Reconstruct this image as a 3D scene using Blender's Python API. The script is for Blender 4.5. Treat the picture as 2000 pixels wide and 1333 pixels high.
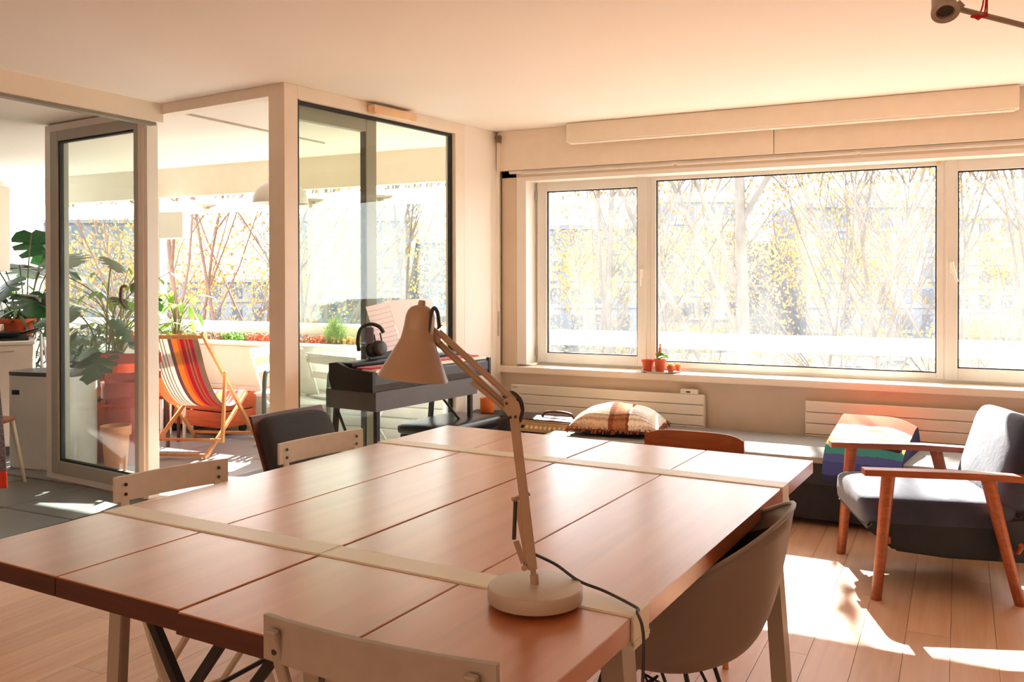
import bpy, bmesh, math, random
import numpy as np
from mathutils import Vector, Matrix, Euler
random.seed(7)
PI = math.pi
SC = bpy.context.scene
COL = SC.collection
for o in list(bpy.data.objects): bpy.data.objects.remove(o)

# ------------------------------------------------------------------ camera
YAW, PITCH, ROLL, FOC, CX, CY, EYE = math.radians(26.62), math.radians(-.46), math.radians(-.09), 1743.7, 1000., 559.9, 1.4
_f = Vector((-math.sin(YAW)*math.cos(PITCH), math.cos(YAW)*math.cos(PITCH), math.sin(PITCH)))
_r = _f.cross(Vector((0,0,1))).normalized(); _u = _r.cross(_f)
_r2 = _r*math.cos(ROLL)+_u*math.sin(ROLL); _u2 = -_r*math.sin(ROLL)+_u*math.cos(ROLL)
EYEP = Vector((0,0,EYE))
cd = bpy.data.cameras.new('camera'); cam = bpy.data.objects.new('camera', cd); COL.objects.link(cam)
cd.sensor_width = 36; cd.lens = 36*FOC/2000; cd.shift_y = (CY-666.5)/2000; cd.clip_start = .02; cd.clip_end = 600
cam.matrix_world = Matrix(((_r2.x,_u2.x,-_f.x,0),(_r2.y,_u2.y,-_f.y,0),(_r2.z,_u2.z,-_f.z,EYE),(0,0,0,1)))
SC.camera = cam
def ray(x,y): return _r2*((x-CX)/FOC)-_u2*((y-CY)/FOC)+_f
def PZ(x,y,z): d=ray(x,y); return EYEP+d*((z-EYE)/d.z)
def PY(x,y,Y): d=ray(x,y); return EYEP+d*(Y/d.y)
def PX(x,y,X): d=ray(x,y); return EYEP+d*(X/d.x)
def PD(x,y,D): return EYEP+ray(x,y)*D

# ------------------------------------------------------------------ world, sun, exposure
SUN_HEAD = math.radians(16.5)      # heading: towards -Y, turned to +X
SUN_TAN = .76
w = bpy.data.worlds.new('sky'); SC.world = w; w.use_nodes = True
bg = w.node_tree.nodes['Background']; bg.inputs[0].default_value = (.93,.96,1,1); bg.inputs[1].default_value = 2.8
sd = bpy.data.lights.new('sun','SUN'); sun = bpy.data.objects.new('sun', sd); COL.objects.link(sun)
sd.energy = 24; sd.color = (1,.95,.87); sd.angle = math.radians(.6)
sdir = Vector((math.sin(SUN_HEAD), -math.cos(SUN_HEAD), -SUN_TAN)).normalized()
sun.rotation_euler = sdir.to_track_quat('-Z','Y').to_euler(); sun.location = (-3,20,15)
def area(name, loc, rot, sx, sy, e, c):
    d = bpy.data.lights.new(name,'AREA'); d.shape='RECTANGLE'; d.size=sx; d.size_y=sy; d.energy=e; d.color=c
    o = bpy.data.objects.new(name,d); COL.objects.link(o); o.location=loc; o.rotation_euler=rot; return o
# added fill light before the solid rear wall, brightens ceiling and foreground
area('rear_fill_light', (-1.2,-2.35,1.5), (math.radians(90),0,PI), 6.0, 1.7, 50, (1,.92,.83))
SC.view_settings.view_transform='Standard'; SC.view_settings.look='None'
SC.view_settings.gamma=1; SC.view_settings.use_curve_mapping=False; SC.view_settings.exposure = 1.2

# ------------------------------------------------------------------ materials
MATS = {}
def srgb(h):
    h=h.lstrip('#'); v=[int(h[i:i+2],16)/255 for i in (0,2,4)]
    return tuple(((c/12.92) if c<=.04045 else ((c+.055)/1.055)**2.4) for c in v)
class NT:
    def __init__(s,name):
        s.m=bpy.data.materials.new(name); s.m.use_nodes=True; s.t=s.m.node_tree; s.t.nodes.clear()
        s.out=s.n('ShaderNodeOutputMaterial')
    def n(s,k,**kw):
        a=s.t.nodes.new(k)
        for q,v in kw.items(): setattr(a,q,v)
        return a
    def l(s,a,b): s.t.links.new(a,b)
def mat(name, col, rough=.6, metal=0, vary=.06, scale=12, stretch=(1,1,1), bump=0, spec=.5, rnd=0, sheen=0, trans=0, bscale=None, coat=0):
    if name in MATS: return MATS[name]
    if isinstance(col,str): col=srgb(col)
    N=NT(name); b=N.n('ShaderNodeBsdfPrincipled'); N.l(b.outputs[0],N.out.inputs[0])
    tc=N.n('ShaderNodeTexCoord'); mp=N.n('ShaderNodeMapping'); mp.inputs['Scale'].default_value=stretch
    N.l(tc.outputs['Object'],mp.inputs[0])
    no=N.n('ShaderNodeTexNoise'); no.inputs['Scale'].default_value=scale; no.inputs['Detail'].default_value=5
    N.l(mp.outputs[0],no.inputs['Vector'])
    mr=N.n('ShaderNodeMapRange'); mr.inputs[1].default_value=.3; mr.inputs[2].default_value=.7
    mr.inputs[3].default_value=1-vary; mr.inputs[4].default_value=1+vary
    N.l(no.outputs[0],mr.inputs[0]); val=mr.outputs[0]
    if rnd:
        oi=N.n('ShaderNodeObjectInfo'); m2=N.n('ShaderNodeMapRange'); m2.inputs[3].default_value=1-rnd; m2.inputs[4].default_value=1+rnd
        N.l(oi.outputs['Random'],m2.inputs[0]); mm=N.n('ShaderNodeMath',operation='MULTIPLY')
        N.l(val,mm.inputs[0]); N.l(m2.outputs[0],mm.inputs[1]); val=mm.outputs[0]
    vm=N.n('ShaderNodeVectorMath',operation='SCALE'); vm.inputs[0].default_value=col; N.l(val,vm.inputs['Scale'])
    N.l(vm.outputs[0],b.inputs['Base Color'])
    b.inputs['Roughness'].default_value=rough; b.inputs['Metallic'].default_value=metal
    b.inputs['Specular IOR Level'].default_value=spec; b.inputs['Sheen Weight'].default_value=sheen
    b.inputs['Coat Weight'].default_value=coat
    if bump:
        nb=N.n('ShaderNodeTexNoise'); nb.inputs['Scale'].default_value=bscale or scale*4; nb.inputs['Detail'].default_value=3
        N.l(mp.outputs[0],nb.inputs['Vector'])
        bu=N.n('ShaderNodeBump'); bu.inputs['Strength'].default_value=bump; bu.inputs['Distance'].default_value=.01
        N.l(nb.outputs[0],bu.inputs['Height']); N.l(bu.outputs[0],b.inputs['Normal'])
    if trans:
        tr=N.n('ShaderNodeBsdfTranslucent'); N.l(vm.outputs[0],tr.inputs[0]); mx=N.n('ShaderNodeMixShader'); mx.inputs[0].default_value=trans
        N.l(b.outputs[0],mx.inputs[1]); N.l(tr.outputs[0],mx.inputs[2]); N.l(mx.outputs[0],N.out.inputs[0])
    MATS[name]=N.m; return N.m
def wood(name, c1, c2, rough=.45, axis=1, rnd=.1, scale=3, coat=0, spec=.5, ring=14, bump=.06):
    """grain stretched along the local axis; tone differs from piece to piece"""
    if name in MATS: return MATS[name]
    c1=srgb(c1); c2=srgb(c2); N=NT(name); b=N.n('ShaderNodeBsdfPrincipled'); N.l(b.outputs[0],N.out.inputs[0])
    tc=N.n('ShaderNodeTexCoord'); mp=N.n('ShaderNodeMapping'); s=[ring]*3; s[axis]=ring*.06; mp.inputs['Scale'].default_value=s
    oi=N.n('ShaderNodeObjectInfo'); mu=N.n('ShaderNodeMath',operation='MULTIPLY'); mu.inputs[1].default_value=37; N.l(oi.outputs['Random'],mu.inputs[0])
    ad=N.n('ShaderNodeVectorMath',operation='ADD'); N.l(tc.outputs['Object'],ad.inputs[0]); N.l(mu.outputs[0],ad.inputs[1]); N.l(ad.outputs[0],mp.inputs[0])
    n1=N.n('ShaderNodeTexNoise'); n1.inputs['Scale'].default_value=scale; n1.inputs['Detail'].default_value=7; n1.inputs['Distortion'].default_value=.8
    N.l(mp.outputs[0],n1.inputs['Vector'])
    cr=N.n('ShaderNodeValToRGB'); cr.color_ramp.elements[0].position=.3; cr.color_ramp.elements[1].position=.72
    cr.color_ramp.elements[0].color=(*c2,1); cr.color_ramp.elements[1].color=(*c1,1); N.l(n1.outputs[0],cr.inputs[0])
    m2=N.n('ShaderNodeMapRange'); m2.inputs[3].default_value=1-rnd; m2.inputs[4].default_value=1+rnd; N.l(oi.outputs['Random'],m2.inputs[0])
    vm=N.n('ShaderNodeVectorMath',operation='SCALE'); N.l(cr.outputs[0],vm.inputs[0]); N.l(m2.outputs[0],vm.inputs['Scale']); N.l(vm.outputs[0],b.inputs['Base Color'])
    b.inputs['Roughness'].default_value=rough; b.inputs['Coat Weight'].default_value=coat; b.inputs['Coat Roughness'].default_value=.25; b.inputs['Specular IOR Level'].default_value=spec
    bu=N.n('ShaderNodeBump'); bu.inputs['Strength'].default_value=bump; bu.inputs['Distance'].default_value=.004; N.l(n1.outputs[0],bu.inputs['Height']); N.l(bu.outputs[0],b.inputs['Normal'])
    MATS[name]=N.m; return N.m
def glassmat(name, tint=(1,1,1), haze=.03, refl=.04):
    if name in MATS: return MATS[name]
    N=NT(name); tr=N.n('ShaderNodeBsdfTransparent'); tr.inputs[0].default_value=(*tint,1)
    gl=N.n('ShaderNodeBsdfGlossy'); gl.inputs['Roughness'].default_value=.0
    lw=N.n('ShaderNodeLayerWeight'); lw.inputs[0].default_value=.5
    pw=N.n('ShaderNodeMath',operation='POWER'); pw.inputs[1].default_value=4.5; N.l(lw.outputs['Facing'],pw.inputs[0])
    mr=N.n('ShaderNodeMapRange'); mr.inputs[3].default_value=refl; mr.inputs[4].default_value=.9; N.l(pw.outputs[0],mr.inputs[0])
    mx=N.n('ShaderNodeMixShader'); N.l(mr.outputs[0],mx.inputs[0]); N.l(tr.outputs[0],mx.inputs[1]); N.l(gl.outputs[0],mx.inputs[2])
    tl=N.n('ShaderNodeBsdfTranslucent'); tl.inputs[0].default_value=(1,1,1,1)  # white translucent share put into the pane as a veil of haze
    tc=N.n('ShaderNodeTexCoord'); no=N.n('ShaderNodeTexNoise'); no.inputs['Scale'].default_value=1.2; no.inputs['Detail'].default_value=4; N.l(tc.outputs['Object'],no.inputs['Vector'])
    m3=N.n('ShaderNodeMapRange'); m3.inputs[1].default_value=.3; m3.inputs[2].default_value=.7; m3.inputs[3].default_value=haze*.8; m3.inputs[4].default_value=haze*1.25; N.l(no.outputs[0],m3.inputs[0])
    m4=N.n('ShaderNodeMixShader'); N.l(m3.outputs[0],m4.inputs[0]); N.l(mx.outputs[0],m4.inputs[1]); N.l(tl.outputs[0],m4.inputs[2]); N.l(m4.outputs[0],N.out.inputs[0])
    MATS[name]=N.m; return N.m
def stripes(name, stops, axis='X', scale=1, off=0, rough=.85, wob=0, trans=0, bump=.3, knit=0):
    """hard colour bands along one local axis; stops = [(pos,hex)...] in 0..1"""
    if name in MATS: return MATS[name]
    N=NT(name); b=N.n('ShaderNodeBsdfPrincipled'); b.inputs['Roughness'].default_value=rough; b.inputs['Specular IOR Level'].default_value=.2; N.l(b.outputs[0],N.out.inputs[0])
    tc=N.n('ShaderNodeTexCoord'); sp=N.n('ShaderNodeSeparateXYZ'); N.l(tc.outputs['UV' if axis in 'UV' else 'Object'],sp.inputs[0])
    v=sp.outputs[{'U':'X','V':'Y'}.get(axis,axis)]
    ma=N.n('ShaderNodeMath',operation='MULTIPLY_ADD'); ma.inputs[1].default_value=scale; ma.inputs[2].default_value=off; N.l(v,ma.inputs[0]); v=ma.outputs[0]
    if wob:
        no=N.n('ShaderNodeTexNoise'); no.inputs['Scale'].default_value=60; N.l(tc.outputs['Object'],no.inputs['Vector'])
        m2=N.n('ShaderNodeMath',operation='MULTIPLY_ADD'); m2.inputs[1].default_value=wob; N.l(no.outputs[0],m2.inputs[0]); N.l(v,m2.inputs[2]); v=m2.outputs[0]
    cr=N.n('ShaderNodeValToRGB'); cr.color_ramp.interpolation='CONSTANT'; el=cr.color_ramp.elements
    while len(el)>1: el.remove(el[-1])
    el[0].position=stops[0][0]; el[0].color=(*srgb(stops[0][1]),1)
    for p,c in stops[1:]: e=el.new(p); e.color=(*srgb(c),1)
    N.l(v,cr.inputs[0]); N.l(cr.outputs[0],b.inputs['Base Color'])
    if knit:
        wv=N.n('ShaderNodeTexWave'); wv.bands_direction='Y'; wv.inputs['Scale'].default_value=knit; wv.inputs['Distortion'].default_value=3; wv.inputs['Detail Scale'].default_value=6; N.l(tc.outputs['Object'],wv.inputs[0])
        kr=N.n('ShaderNodeMapRange'); kr.inputs[3].default_value=.62; kr.inputs[4].default_value=1.08; N.l(wv.outputs['Fac'],kr.inputs[0])
        vk=N.n('ShaderNodeVectorMath',operation='SCALE'); N.l(cr.outputs[0],vk.inputs[0]); N.l(kr.outputs[0],vk.inputs['Scale']); N.l(vk.outputs[0],b.inputs['Base Color'])
    nb=N.n('ShaderNodeTexNoise'); nb.inputs['Scale'].default_value=180; N.l(tc.outputs['Object'],nb.inputs['Vector'])
    bu=N.n('ShaderNodeBump'); bu.inputs['Strength'].default_value=bump; bu.inputs['Distance'].default_value=.003; N.l(nb.outputs[0],bu.inputs['Height']); N.l(bu.outputs[0],b.inputs['Normal'])
    if trans:
        tr=N.n('ShaderNodeBsdfTranslucent'); N.l(cr.outputs[0],tr.inputs[0]); mx=N.n('ShaderNodeMixShader'); mx.inputs[0].default_value=trans
        N.l(b.outputs[0],mx.inputs[1]); N.l(tr.outputs[0],mx.inputs[2]); N.l(mx.outputs[0],N.out.inputs[0])
    MATS[name]=N.m; return N.m

M_ceil=mat('ceiling_paint','#f2ece4',.9,vary=.01,scale=2,spec=.1)
M_wall=mat('wall_paint','#f3ece2',.85,vary=.015,scale=3,spec=.2)
M_under=mat('under_sill_paint','#dccbb6',.85,vary=.03,scale=6,spec=.2)
M_rear=mat('warm_rear_wall','#c2a28a',.85,vary=.05,scale=3,spec=.2)
M_white=mat('white_lacquer','#f2ece4',.4,vary=.01)
M_pvc=mat('window_frame_white','#e4e4de',.4,vary=.015)
M_cream=mat('cream_paint','#efe3d2',.55,vary=.02)
M_radi=mat('radiator_cream','#eee6d6',.4,vary=.01)
M_greygreen=mat('grey_green_door','#aeaba0',.4,vary=.02)
M_gasket=mat('black_rubber','#23262a',.6)
M_glass=glassmat('window_glass',(.985,.99,.985),.013,.03)
M_glassg=glassmat('green_window_glass',(.93,.965,.925),.010,.05)
M_floor=wood('oak_floor','#e3bfa2','#d6a987',.42,1,.06,scale=2.6,ring=9,bump=.03)
M_subfloor=mat('dark_joint','#8a6248',.9)
M_table=wood('table_beech','#c5743f','#b16234',.3,1,.05,scale=2.2,ring=7,coat=1,bump=.03)
M_tend=wood('table_end_shaded','#552c1a','#432214',.5,0,.05,scale=4,ring=20)  # end grain, with the shade of the near end painted into its colour
M_tile=mat('grey_tile','#8f9294',.35,vary=.05,scale=5,rnd=.03)
M_tiled=mat('dark_grey_tile','#6f7272',.3,vary=.05,scale=5,rnd=.04)
M_grout=mat('grout','#8b8c8c',.9)
M_band=mat('ivory_steel','#e6dcc4',.35,vary=.01)
M_leg=mat('grey_ivory_steel','#a99c8c',.4,vary=.02)
M_black=mat('black_plastic','#17181a',.4,vary=.1)
M_blackm=mat('black_metal','#1d1e20',.45)
M_keyb=mat('dark_grey_plastic','#404247',.45)
M_standg=mat('graphite_lacquer','#54575c',.5)
M_leather=mat('black_leather','#1b1d22',.28,vary=.1,bump=.1,scale=30)
M_felt=mat('red_felt','#cf2233',.9,vary=.08,bump=.3,sheen=.3)
M_lamp=mat('beige_lamp_enamel','#b59a80',.38,vary=.015)
M_lampb=mat('beige_lamp_base','#c6b7a4',.42,vary=.015)
M_dmetal=mat('gunmetal','#4e4a44',.4,metal=.7)
M_chrome=mat('chrome','#c8c8c8',.18,metal=1)
M_cable=mat('dark_grey_cable','#3a3836',.6)
M_chair=mat('cream_chair_paint','#d9cbb6',.5,vary=.05,scale=20)
M_chairf=mat('grey_beige_chair_paint','#a89c8e',.5,vary=.06,scale=20)
M_chairw=mat('white_garden_paint','#eeeeea',.5,vary=.03)
M_charc=mat('charcoal_fabric','#3c3f42',.95,vary=.12,scale=150,bump=.35,bscale=300)
M_walnut=wood('dark_brown_wood','#6b4029','#4c2a1a',.45,0,.05)
M_teak=wood('teak_wood','#a85c34','#8a4526',.4,0,.05,ring=20)
M_velvet=mat('navy_velvet','#262f47',.85,vary=.25,scale=9,sheen=.25,bump=.1)
M_velvetd=mat('dark_navy_upholstery','#20262e',.9,vary=.15,scale=12,sheen=.2,bump=.15)
M_bench=mat('grey_mattress_fabric','#8f8b86',.95,vary=.05,scale=40,bump=.2)
M_benchd=mat('dark_bench_fabric','#2a2c30',.9,vary=.1,scale=30)
M_shell=mat('taupe_shell','#8d8076',.5,vary=.02)
M_liner=mat('dark_seat_liner','#2b2d2c',.9,vary=.15,scale=90,bump=.3)
M_beech=wood('beech_wood','#e0a468','#cf8c50',.5,2,.05,ring=18)
M_bent=wood('brown_plywood','#a8602e','#914f26',.4,0,.03,ring=16)
M_terra=mat('terracotta','#c8562e',.8,vary=.1,scale=20)
M_soil=mat('soil','#3a2a1e',1,vary=.3,scale=60,bump=.6)
M_leaf=mat('dark_green_leaf','#274d24',.4,vary=.25,scale=9,trans=.12)
M_leafl=mat('light_green_leaf','#7fae3c',.45,vary=.25,scale=9,trans=.4)
M_stem=mat('green_brown_stem','#66673a',.7,vary=.2)
M_bark=mat('tree_bark','#6e675f',.95,vary=.2,scale=4,bump=.3)
M_barkd=mat('brown_tree_bark','#6e5444',.95,vary=.2,scale=4,bump=.3)
M_fol=mat('yellow_spring_leaves','#997a46',.8,vary=.35,scale=1.6,trans=.28)
M_folo=mat('ochre_spring_leaves','#90683c',.8,vary=.35,scale=1.6,trans=.28)
M_paper=mat('paper','#f0e8e2',.8,vary=.01)
M_knit=mat('cushion_underside','#37302f',.95,vary=.1)
M_build=mat('pale_facade','#83888e',.9,vary=.06,scale=.4)
M_build2=mat('grey_facade','#737a83',.9,vary=.06,scale=.4)
M_pane=mat('far_window_pane','#4c5563',.25,vary=.2,scale=.6)
M_asph=mat('street_asphalt','#3e3e3d',.9,vary=.08,scale=.5)
M_trash=mat('off_white_bin','#dfe0da',.35,vary=.01)
M_darklid=mat('dark_grey_lid','#55575a',.4)
M_red=mat('red_paint','#b5443c',.45,vary=.08)
M_crate=wood('orange_crate_wood','#c8643a','#ab4c28',.7,0,.1)
M_orange=mat('orange_wax','#e0762c',.5,vary=.08)
M_cord=mat('red_cord','#c81c12',.7)

# ------------------------------------------------------------------ mesh helpers
def bmn(): return bmesh.new()
def box(bm, c, s, rot=None, bev=0, seg=1):
    r=bmesh.ops.create_cube(bm,size=1); vs=r['verts']
    bmesh.ops.scale(bm,vec=s,verts=vs)
    if bev:
        es=list({e for v in vs for e in v.link_edges}); rr=bmesh.ops.bevel(bm,geom=es,offset=bev,segments=seg,affect='EDGES',profile=.5)
        vs=list({v for f in rr['faces'] for v in f.verts}|{v for v in vs if v.is_valid})
    if rot is not None:
        bmesh.ops.rotate(bm,cent=(0,0,0),matrix=Euler(rot).to_matrix() if not isinstance(rot,Matrix) else rot.to_3x3(),verts=vs)
    bmesh.ops.translate(bm,vec=Vector(c),verts=vs); return vs
def frame_of(d):
    d=d.normalized(); a=Vector((0,0,1)) if abs(d.z)<.95 else Vector((1,0,0))
    x=d.cross(a).normalized(); y=x.cross(d).normalized(); return x,y
def tube(bm, pts, r, seg=8, cap=True, flat=None):
    """round tube through pts; r number or list; flat=(w,h,up) gives a rectangular bar"""
    pts=[Vector(p) for p in pts]; rs=r if isinstance(r,(list,tuple)) else [r]*len(pts); rings=[]; px=None
    for i,p in enumerate(pts):
        d=(pts[min(i+1,len(pts)-1)]-pts[max(i-1,0)])
        if d.length<1e-9: d=Vector((0,0,1))
        d.normalize()
        if px is None: x,y=frame_of(d)
        else:
            x=(px-d*px.dot(d)); x=x.normalized() if x.length>1e-6 else frame_of(d)[0]; y=x.cross(d)
        px=x
        rings.append([bm.verts.new(p+(x*math.cos(2*PI*k/seg)+y*math.sin(2*PI*k/seg))*rs[i]) for k in range(seg)])
    for a,b in zip(rings,rings[1:]):
        for k in range(seg): bm.faces.new((a[k],a[(k+1)%seg],b[(k+1)%seg],b[k]))
    if cap: bm.faces.new(rings[0][::-1]); bm.faces.new(rings[-1])
def bar(bm, a, b, w, h, up=(0,0,1), bev=0):
    """rectangular bar from a to b, h along up, w across"""
    a=Vector(a); b=Vector(b); d=b-a; L=d.length; d.normalize(); u=Vector(up); u=(u-d*u.dot(d)); u=u.normalized() if u.length>1e-6 else frame_of(d)[1]
    s=d.cross(u); M=Matrix((d,s,u)).transposed(); box(bm,(a+b)/2,(L,w,h),M,bev)
def lathe(bm, prof, seg=32, c=(0,0,0), axis=None, cap0=False, cap1=False):
    """prof [(r,z)]"""
    rings=[]; c=Vector(c); R=Matrix.Identity(3) if axis is None else Vector((0,0,1)).rotation_difference(Vector(axis)).to_matrix()
    for r,z in prof: rings.append([bm.verts.new(c+R@Vector((r*math.cos(2*PI*k/seg),r*math.sin(2*PI*k/seg),z))) for k in range(seg)])
    for a,b in zip(rings,rings[1:]):
        for k in range(seg):
            try: bm.faces.new((a[k],a[(k+1)%seg],b[(k+1)%seg],b[k]))
            except: pass
    if cap0: bm.faces.new(rings[0][::-1])
    if cap1: bm.faces.new(rings[-1])
def grid(bm, f, nu, nv, close=False, uvl=None):
    vs=[[bm.verts.new(f(i/nu,j/nv)) for j in range(nv+1)] for i in range(nu+1)]
    uv=bm.loops.layers.uv.verify()
    for i in range(nu):
        for j in range(nv):
            fc=bm.faces.new((vs[i][j],vs[i+1][j],vs[i+1][j+1],vs[i][j+1]))
            for lp,(a,b) in zip(fc.loops,((i,j),(i+1,j),(i+1,j+1),(i,j+1))): lp[uv].uv=(a/nu,b/nv)
    return vs
def superblob(bm, c, s, e1=.5, e2=.5, nu=24, nv=14, fn=None):
    """superellipsoid, half sizes s"""
    sg=lambda v,e: math.copysign(abs(v)**e,v)
    rows=[]
    for j in range(1,nv):
        ph=-PI/2+PI*j/nv; rows.append([])
        for i in range(nu):
            th=2*PI*i/nu; p=Vector((s[0]*sg(math.cos(ph),e1)*sg(math.cos(th),e2),s[1]*sg(math.cos(ph),e1)*sg(math.sin(th),e2),s[2]*sg(math.sin(ph),e1)))
            rows[-1].append(p)
    if fn: rows=[[fn(p) for p in r] for r in rows]
    bot=Vector((0,0,-s[2])); top=Vector((0,0,s[2]))
    if fn: bot=fn(bot); top=fn(top)
    c=Vector(c); V=[[bm.verts.new(c+p) for p in r] for r in rows]; b=bm.verts.new(c+bot); t=bm.verts.new(c+top)
    for a,d in zip(V,V[1:]):
        for i in range(nu): bm.faces.new((a[i],a[(i+1)%nu],d[(i+1)%nu],d[i]))
    for i in range(nu): bm.faces.new((V[0][(i+1)%nu],V[0][i],b)); bm.faces.new((V[-1][i],V[-1][(i+1)%nu],t))
def prism(bm, poly, d0, d1, plane='XZ'):
    """extrude closed 2D poly; plane XZ -> along Y, YZ -> along X, XY -> along Z"""
    f={'XZ':lambda a,b,d:(a,d,b),'YZ':lambda a,b,d:(d,a,b),'XY':lambda a,b,d:(a,b,d)}[plane]
    A=[bm.verts.new(f(a,b,d0)) for a,b in poly]; B=[bm.verts.new(f(a,b,d1)) for a,b in poly]; n=len(poly)
    bm.faces.new(A[::-1]); bm.faces.new(B)
    for i in range(n): bm.faces.new((A[i],A[(i+1)%n],B[(i+1)%n],B[i]))
    bmesh.ops.recalc_face_normals(bm,faces=bm.faces)
def sm_curve(pts,n=6):
    pts=[Vector(p) for p in pts]; P=[pts[0]]+pts+[pts[-1]]; out=[]
    for i in range(1,len(P)-2):
        for k in range(n):
            t=k/n; a,b,c,d=P[i-1],P[i],P[i+1],P[i+2]
            out.append(.5*((2*b)+(c-a)*t+(2*a-5*b+4*c-d)*t*t+(3*b-a-3*c+d)*t**3))
    out.append(pts[-1]); return out

# ------------------------------------------------------------------ object helpers
def part(name, bm, m, parent=None, smooth=False, loc=None, rot=None, label=None, kind=None, sub=0, solid=0):
    if isinstance(bm,bmesh.types.BMesh):
        bmesh.ops.recalc_face_normals(bm,faces=bm.faces)
        me=bpy.data.meshes.new(name); bm.to_mesh(me); bm.free()
        if smooth: me.polygons.foreach_set('use_smooth',[True]*len(me.polygons))
    else: me=bm
    if m and not me.materials: me.materials.append(m)
    o=bpy.data.objects.new(name,me); COL.objects.link(o)
    if parent: o.parent=parent
    if loc is not None: o.location=loc
    if rot is not None: o.rotation_euler=rot
    if label: o['label']=label
    if kind: o['kind']=kind
    if solid: q=o.modifiers.new('solidify','SOLIDIFY'); q.thickness=solid; q.offset=0
    if sub: q=o.modifiers.new('subdivision','SUBSURF'); q.levels=sub; q.render_levels=sub
    if smooth and not sub:
        q=None
        try: me.set_sharp_from_angle(angle=math.radians(40))
        except Exception: pass
    return o
def thing(name, label, cat, loc=(0,0,0), rz=0, group=None):
    o=bpy.data.objects.new(name,None); COL.objects.link(o); o.empty_display_size=.1
    o.location=loc; o.rotation_euler=(0,0,rz); o['label']=label; o['category']=cat
    if group: o['group']=group
    return o
def tag(o,label,cat,group=None):
    o['label']=label; o['category']=cat
    if group: o['group']=group
    return o
def struct(name,bm,m,parent=None,**k):
    o=part(name,bm,m,parent,**k)
    if not parent: o['kind']='structure'
    return o
def bx(name,lo,hi,m,parent=None,bev=0,st=True,**k):
    bm=bmn(); lo=Vector(lo); hi=Vector(hi); c=(lo+hi)/2; box(bm,(0,0,0),tuple(abs(v) for v in hi-lo),None,bev)
    return (struct if st and not parent else part)(name,bm,m,parent,loc=c,**k)
def lrot(v,a): c,s=math.cos(a),math.sin(a); return Vector((v[0]*c-v[1]*s,v[0]*s+v[1]*c,v[2] if len(v)>2 else 0))

# ================================================================== THE SETTING
WY=5.98; H=2.5; FY=6.15           # window wall face, ceiling height, window plane
A=Vector((-3.36,3.88,0)); K=Vector((-3.09,5.98,0)); DL=Vector((-5.80,4.18,0))
XR=2.7; YB=-2.5; XK=-9.6         # right wall, rear wall, kitchen left wall
# wooden floor: slab with separate planks
fl=bx('floor',(-4.62,YB,-.12),(XR,6.0,-.004),M_subfloor)
plank_cache={}
def plank(w_,l_,x,y,par,m,name='plank',t=.014,bev=.0015):
    key=(round(w_,3),round(l_,3),name,m.name)
    if key not in plank_cache:
        bm=bmn(); box(bm,(0,0,0),(w_,l_,t),None,bev); me=bpy.data.meshes.new(name); bm.to_mesh(me); bm.free(); me.materials.append(m); plank_cache[key]=me
    o=bpy.data.objects.new(name,plank_cache[key]); COL.objects.link(o); o.parent=par; o.location=Vector((x,y,-t/2))-par.location; return o
PW=.158
n=0
x=-4.61+PW/2
while x<XR-PW/2:
    y=YB+(n*.77)%1.9-1.9+.001
    while y<5.97:
        y0=max(y,YB); y1=min(y+1.9,5.97)
        if y1-y0>.05 and y1>.9: plank(PW-.0018,y1-y0-.002,x,(y0+y1)/2,fl,M_floor,bev=0)
        y+=1.9
    x+=PW; n+=1
# kitchen and terrace floors of grey tiles
fk=bx('floor_kitchen',(XK-.2,YB,-.12),(-4.63,4.10,-.013),M_grout)
for i in range(7):
    for j in range(11): plank(.61,.59,-4.63-.31-i*.62,4.10-.3-j*.6,fk,M_tiled,'tile',.012)
ft=bx('floor_terrace',(-9.6,4.11,-.14),(-3.26,7.15,-.013),M_grout)
for i in range(10):
    for j in range(5): plank(.59,.59,-3.27-.3-i*.6,4.12+.3-j*-.6,ft,M_tile,'tile',.012)
# ceiling, one slab over room, kitchen and terrace
bx('ceiling',(-9.8,YB-.2,H),(XR+.2,6.45,H+.2),M_ceil)
bx('trim_1',(0,0,0),(.02,2.2,.012),mat('slot_grey','#b9b3a6',.8),None).location=Vector((PZ(435,236,H).x,PZ(435,236,H).y,H-.006))
# outer fascia over terrace and window
bx('trim_2',(-9.8,6.36,2.215),(XR,6.44,H),M_cream)
# rear and side walls (behind the camera)
bm=bmn()
box(bm,(-3.4,YB-.1,1.25),(12.6,.2,2.5)); struct('wall_rear',bm,M_rear)
bx('wall_right',(XR,YB,0),(XR+.2,6.2,H),M_rear)
bx('wall_kitchen',(XK-.2,YB,0),(XK,5.3,H),M_wall)
# window wall
bm=bmn()
box(bm,(-.2,WY+.11,.36),(5.8,.22,.72))
box(bm,(-3.03,WY+.085,1.46),(.14,.17,1.5)); box(bm,(2.0,WY+.085,1.46),(1.4,.17,1.5))
box(bm,(-.2,WY+.11,2.33),(5.8,.22,.34)); struct('wall_window',bm,M_under)
# reveal of the window (lighter)
bx('trim_3',(-2.958,WY+.001,.765),(-2.88,6.17,2.16),M_white)
bx('trim_4',(-2.95,WY+.002,2.13),(1.3,6.17,2.20),M_white)
# sill
sl=bx('trim_5',(-3.088,5.925,.705),(XR,6.16,.752),M_cream,bev=.004)
# fascia box above window: two panels
fb=bx('trim_6',(-3.085,5.925,2.215),(XR,5.978,H),mat('fascia_core','#d8ccb9',.8))
for x0,x1 in ((-3.085,-1.075),(-1.069,.95),(.956,2.69)):
    bx('panel',Vector((x0,5.912,2.207))-fb.location,Vector((x1,5.926,H-.001))-fb.location,M_cream,fb,bev=.001)
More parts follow.
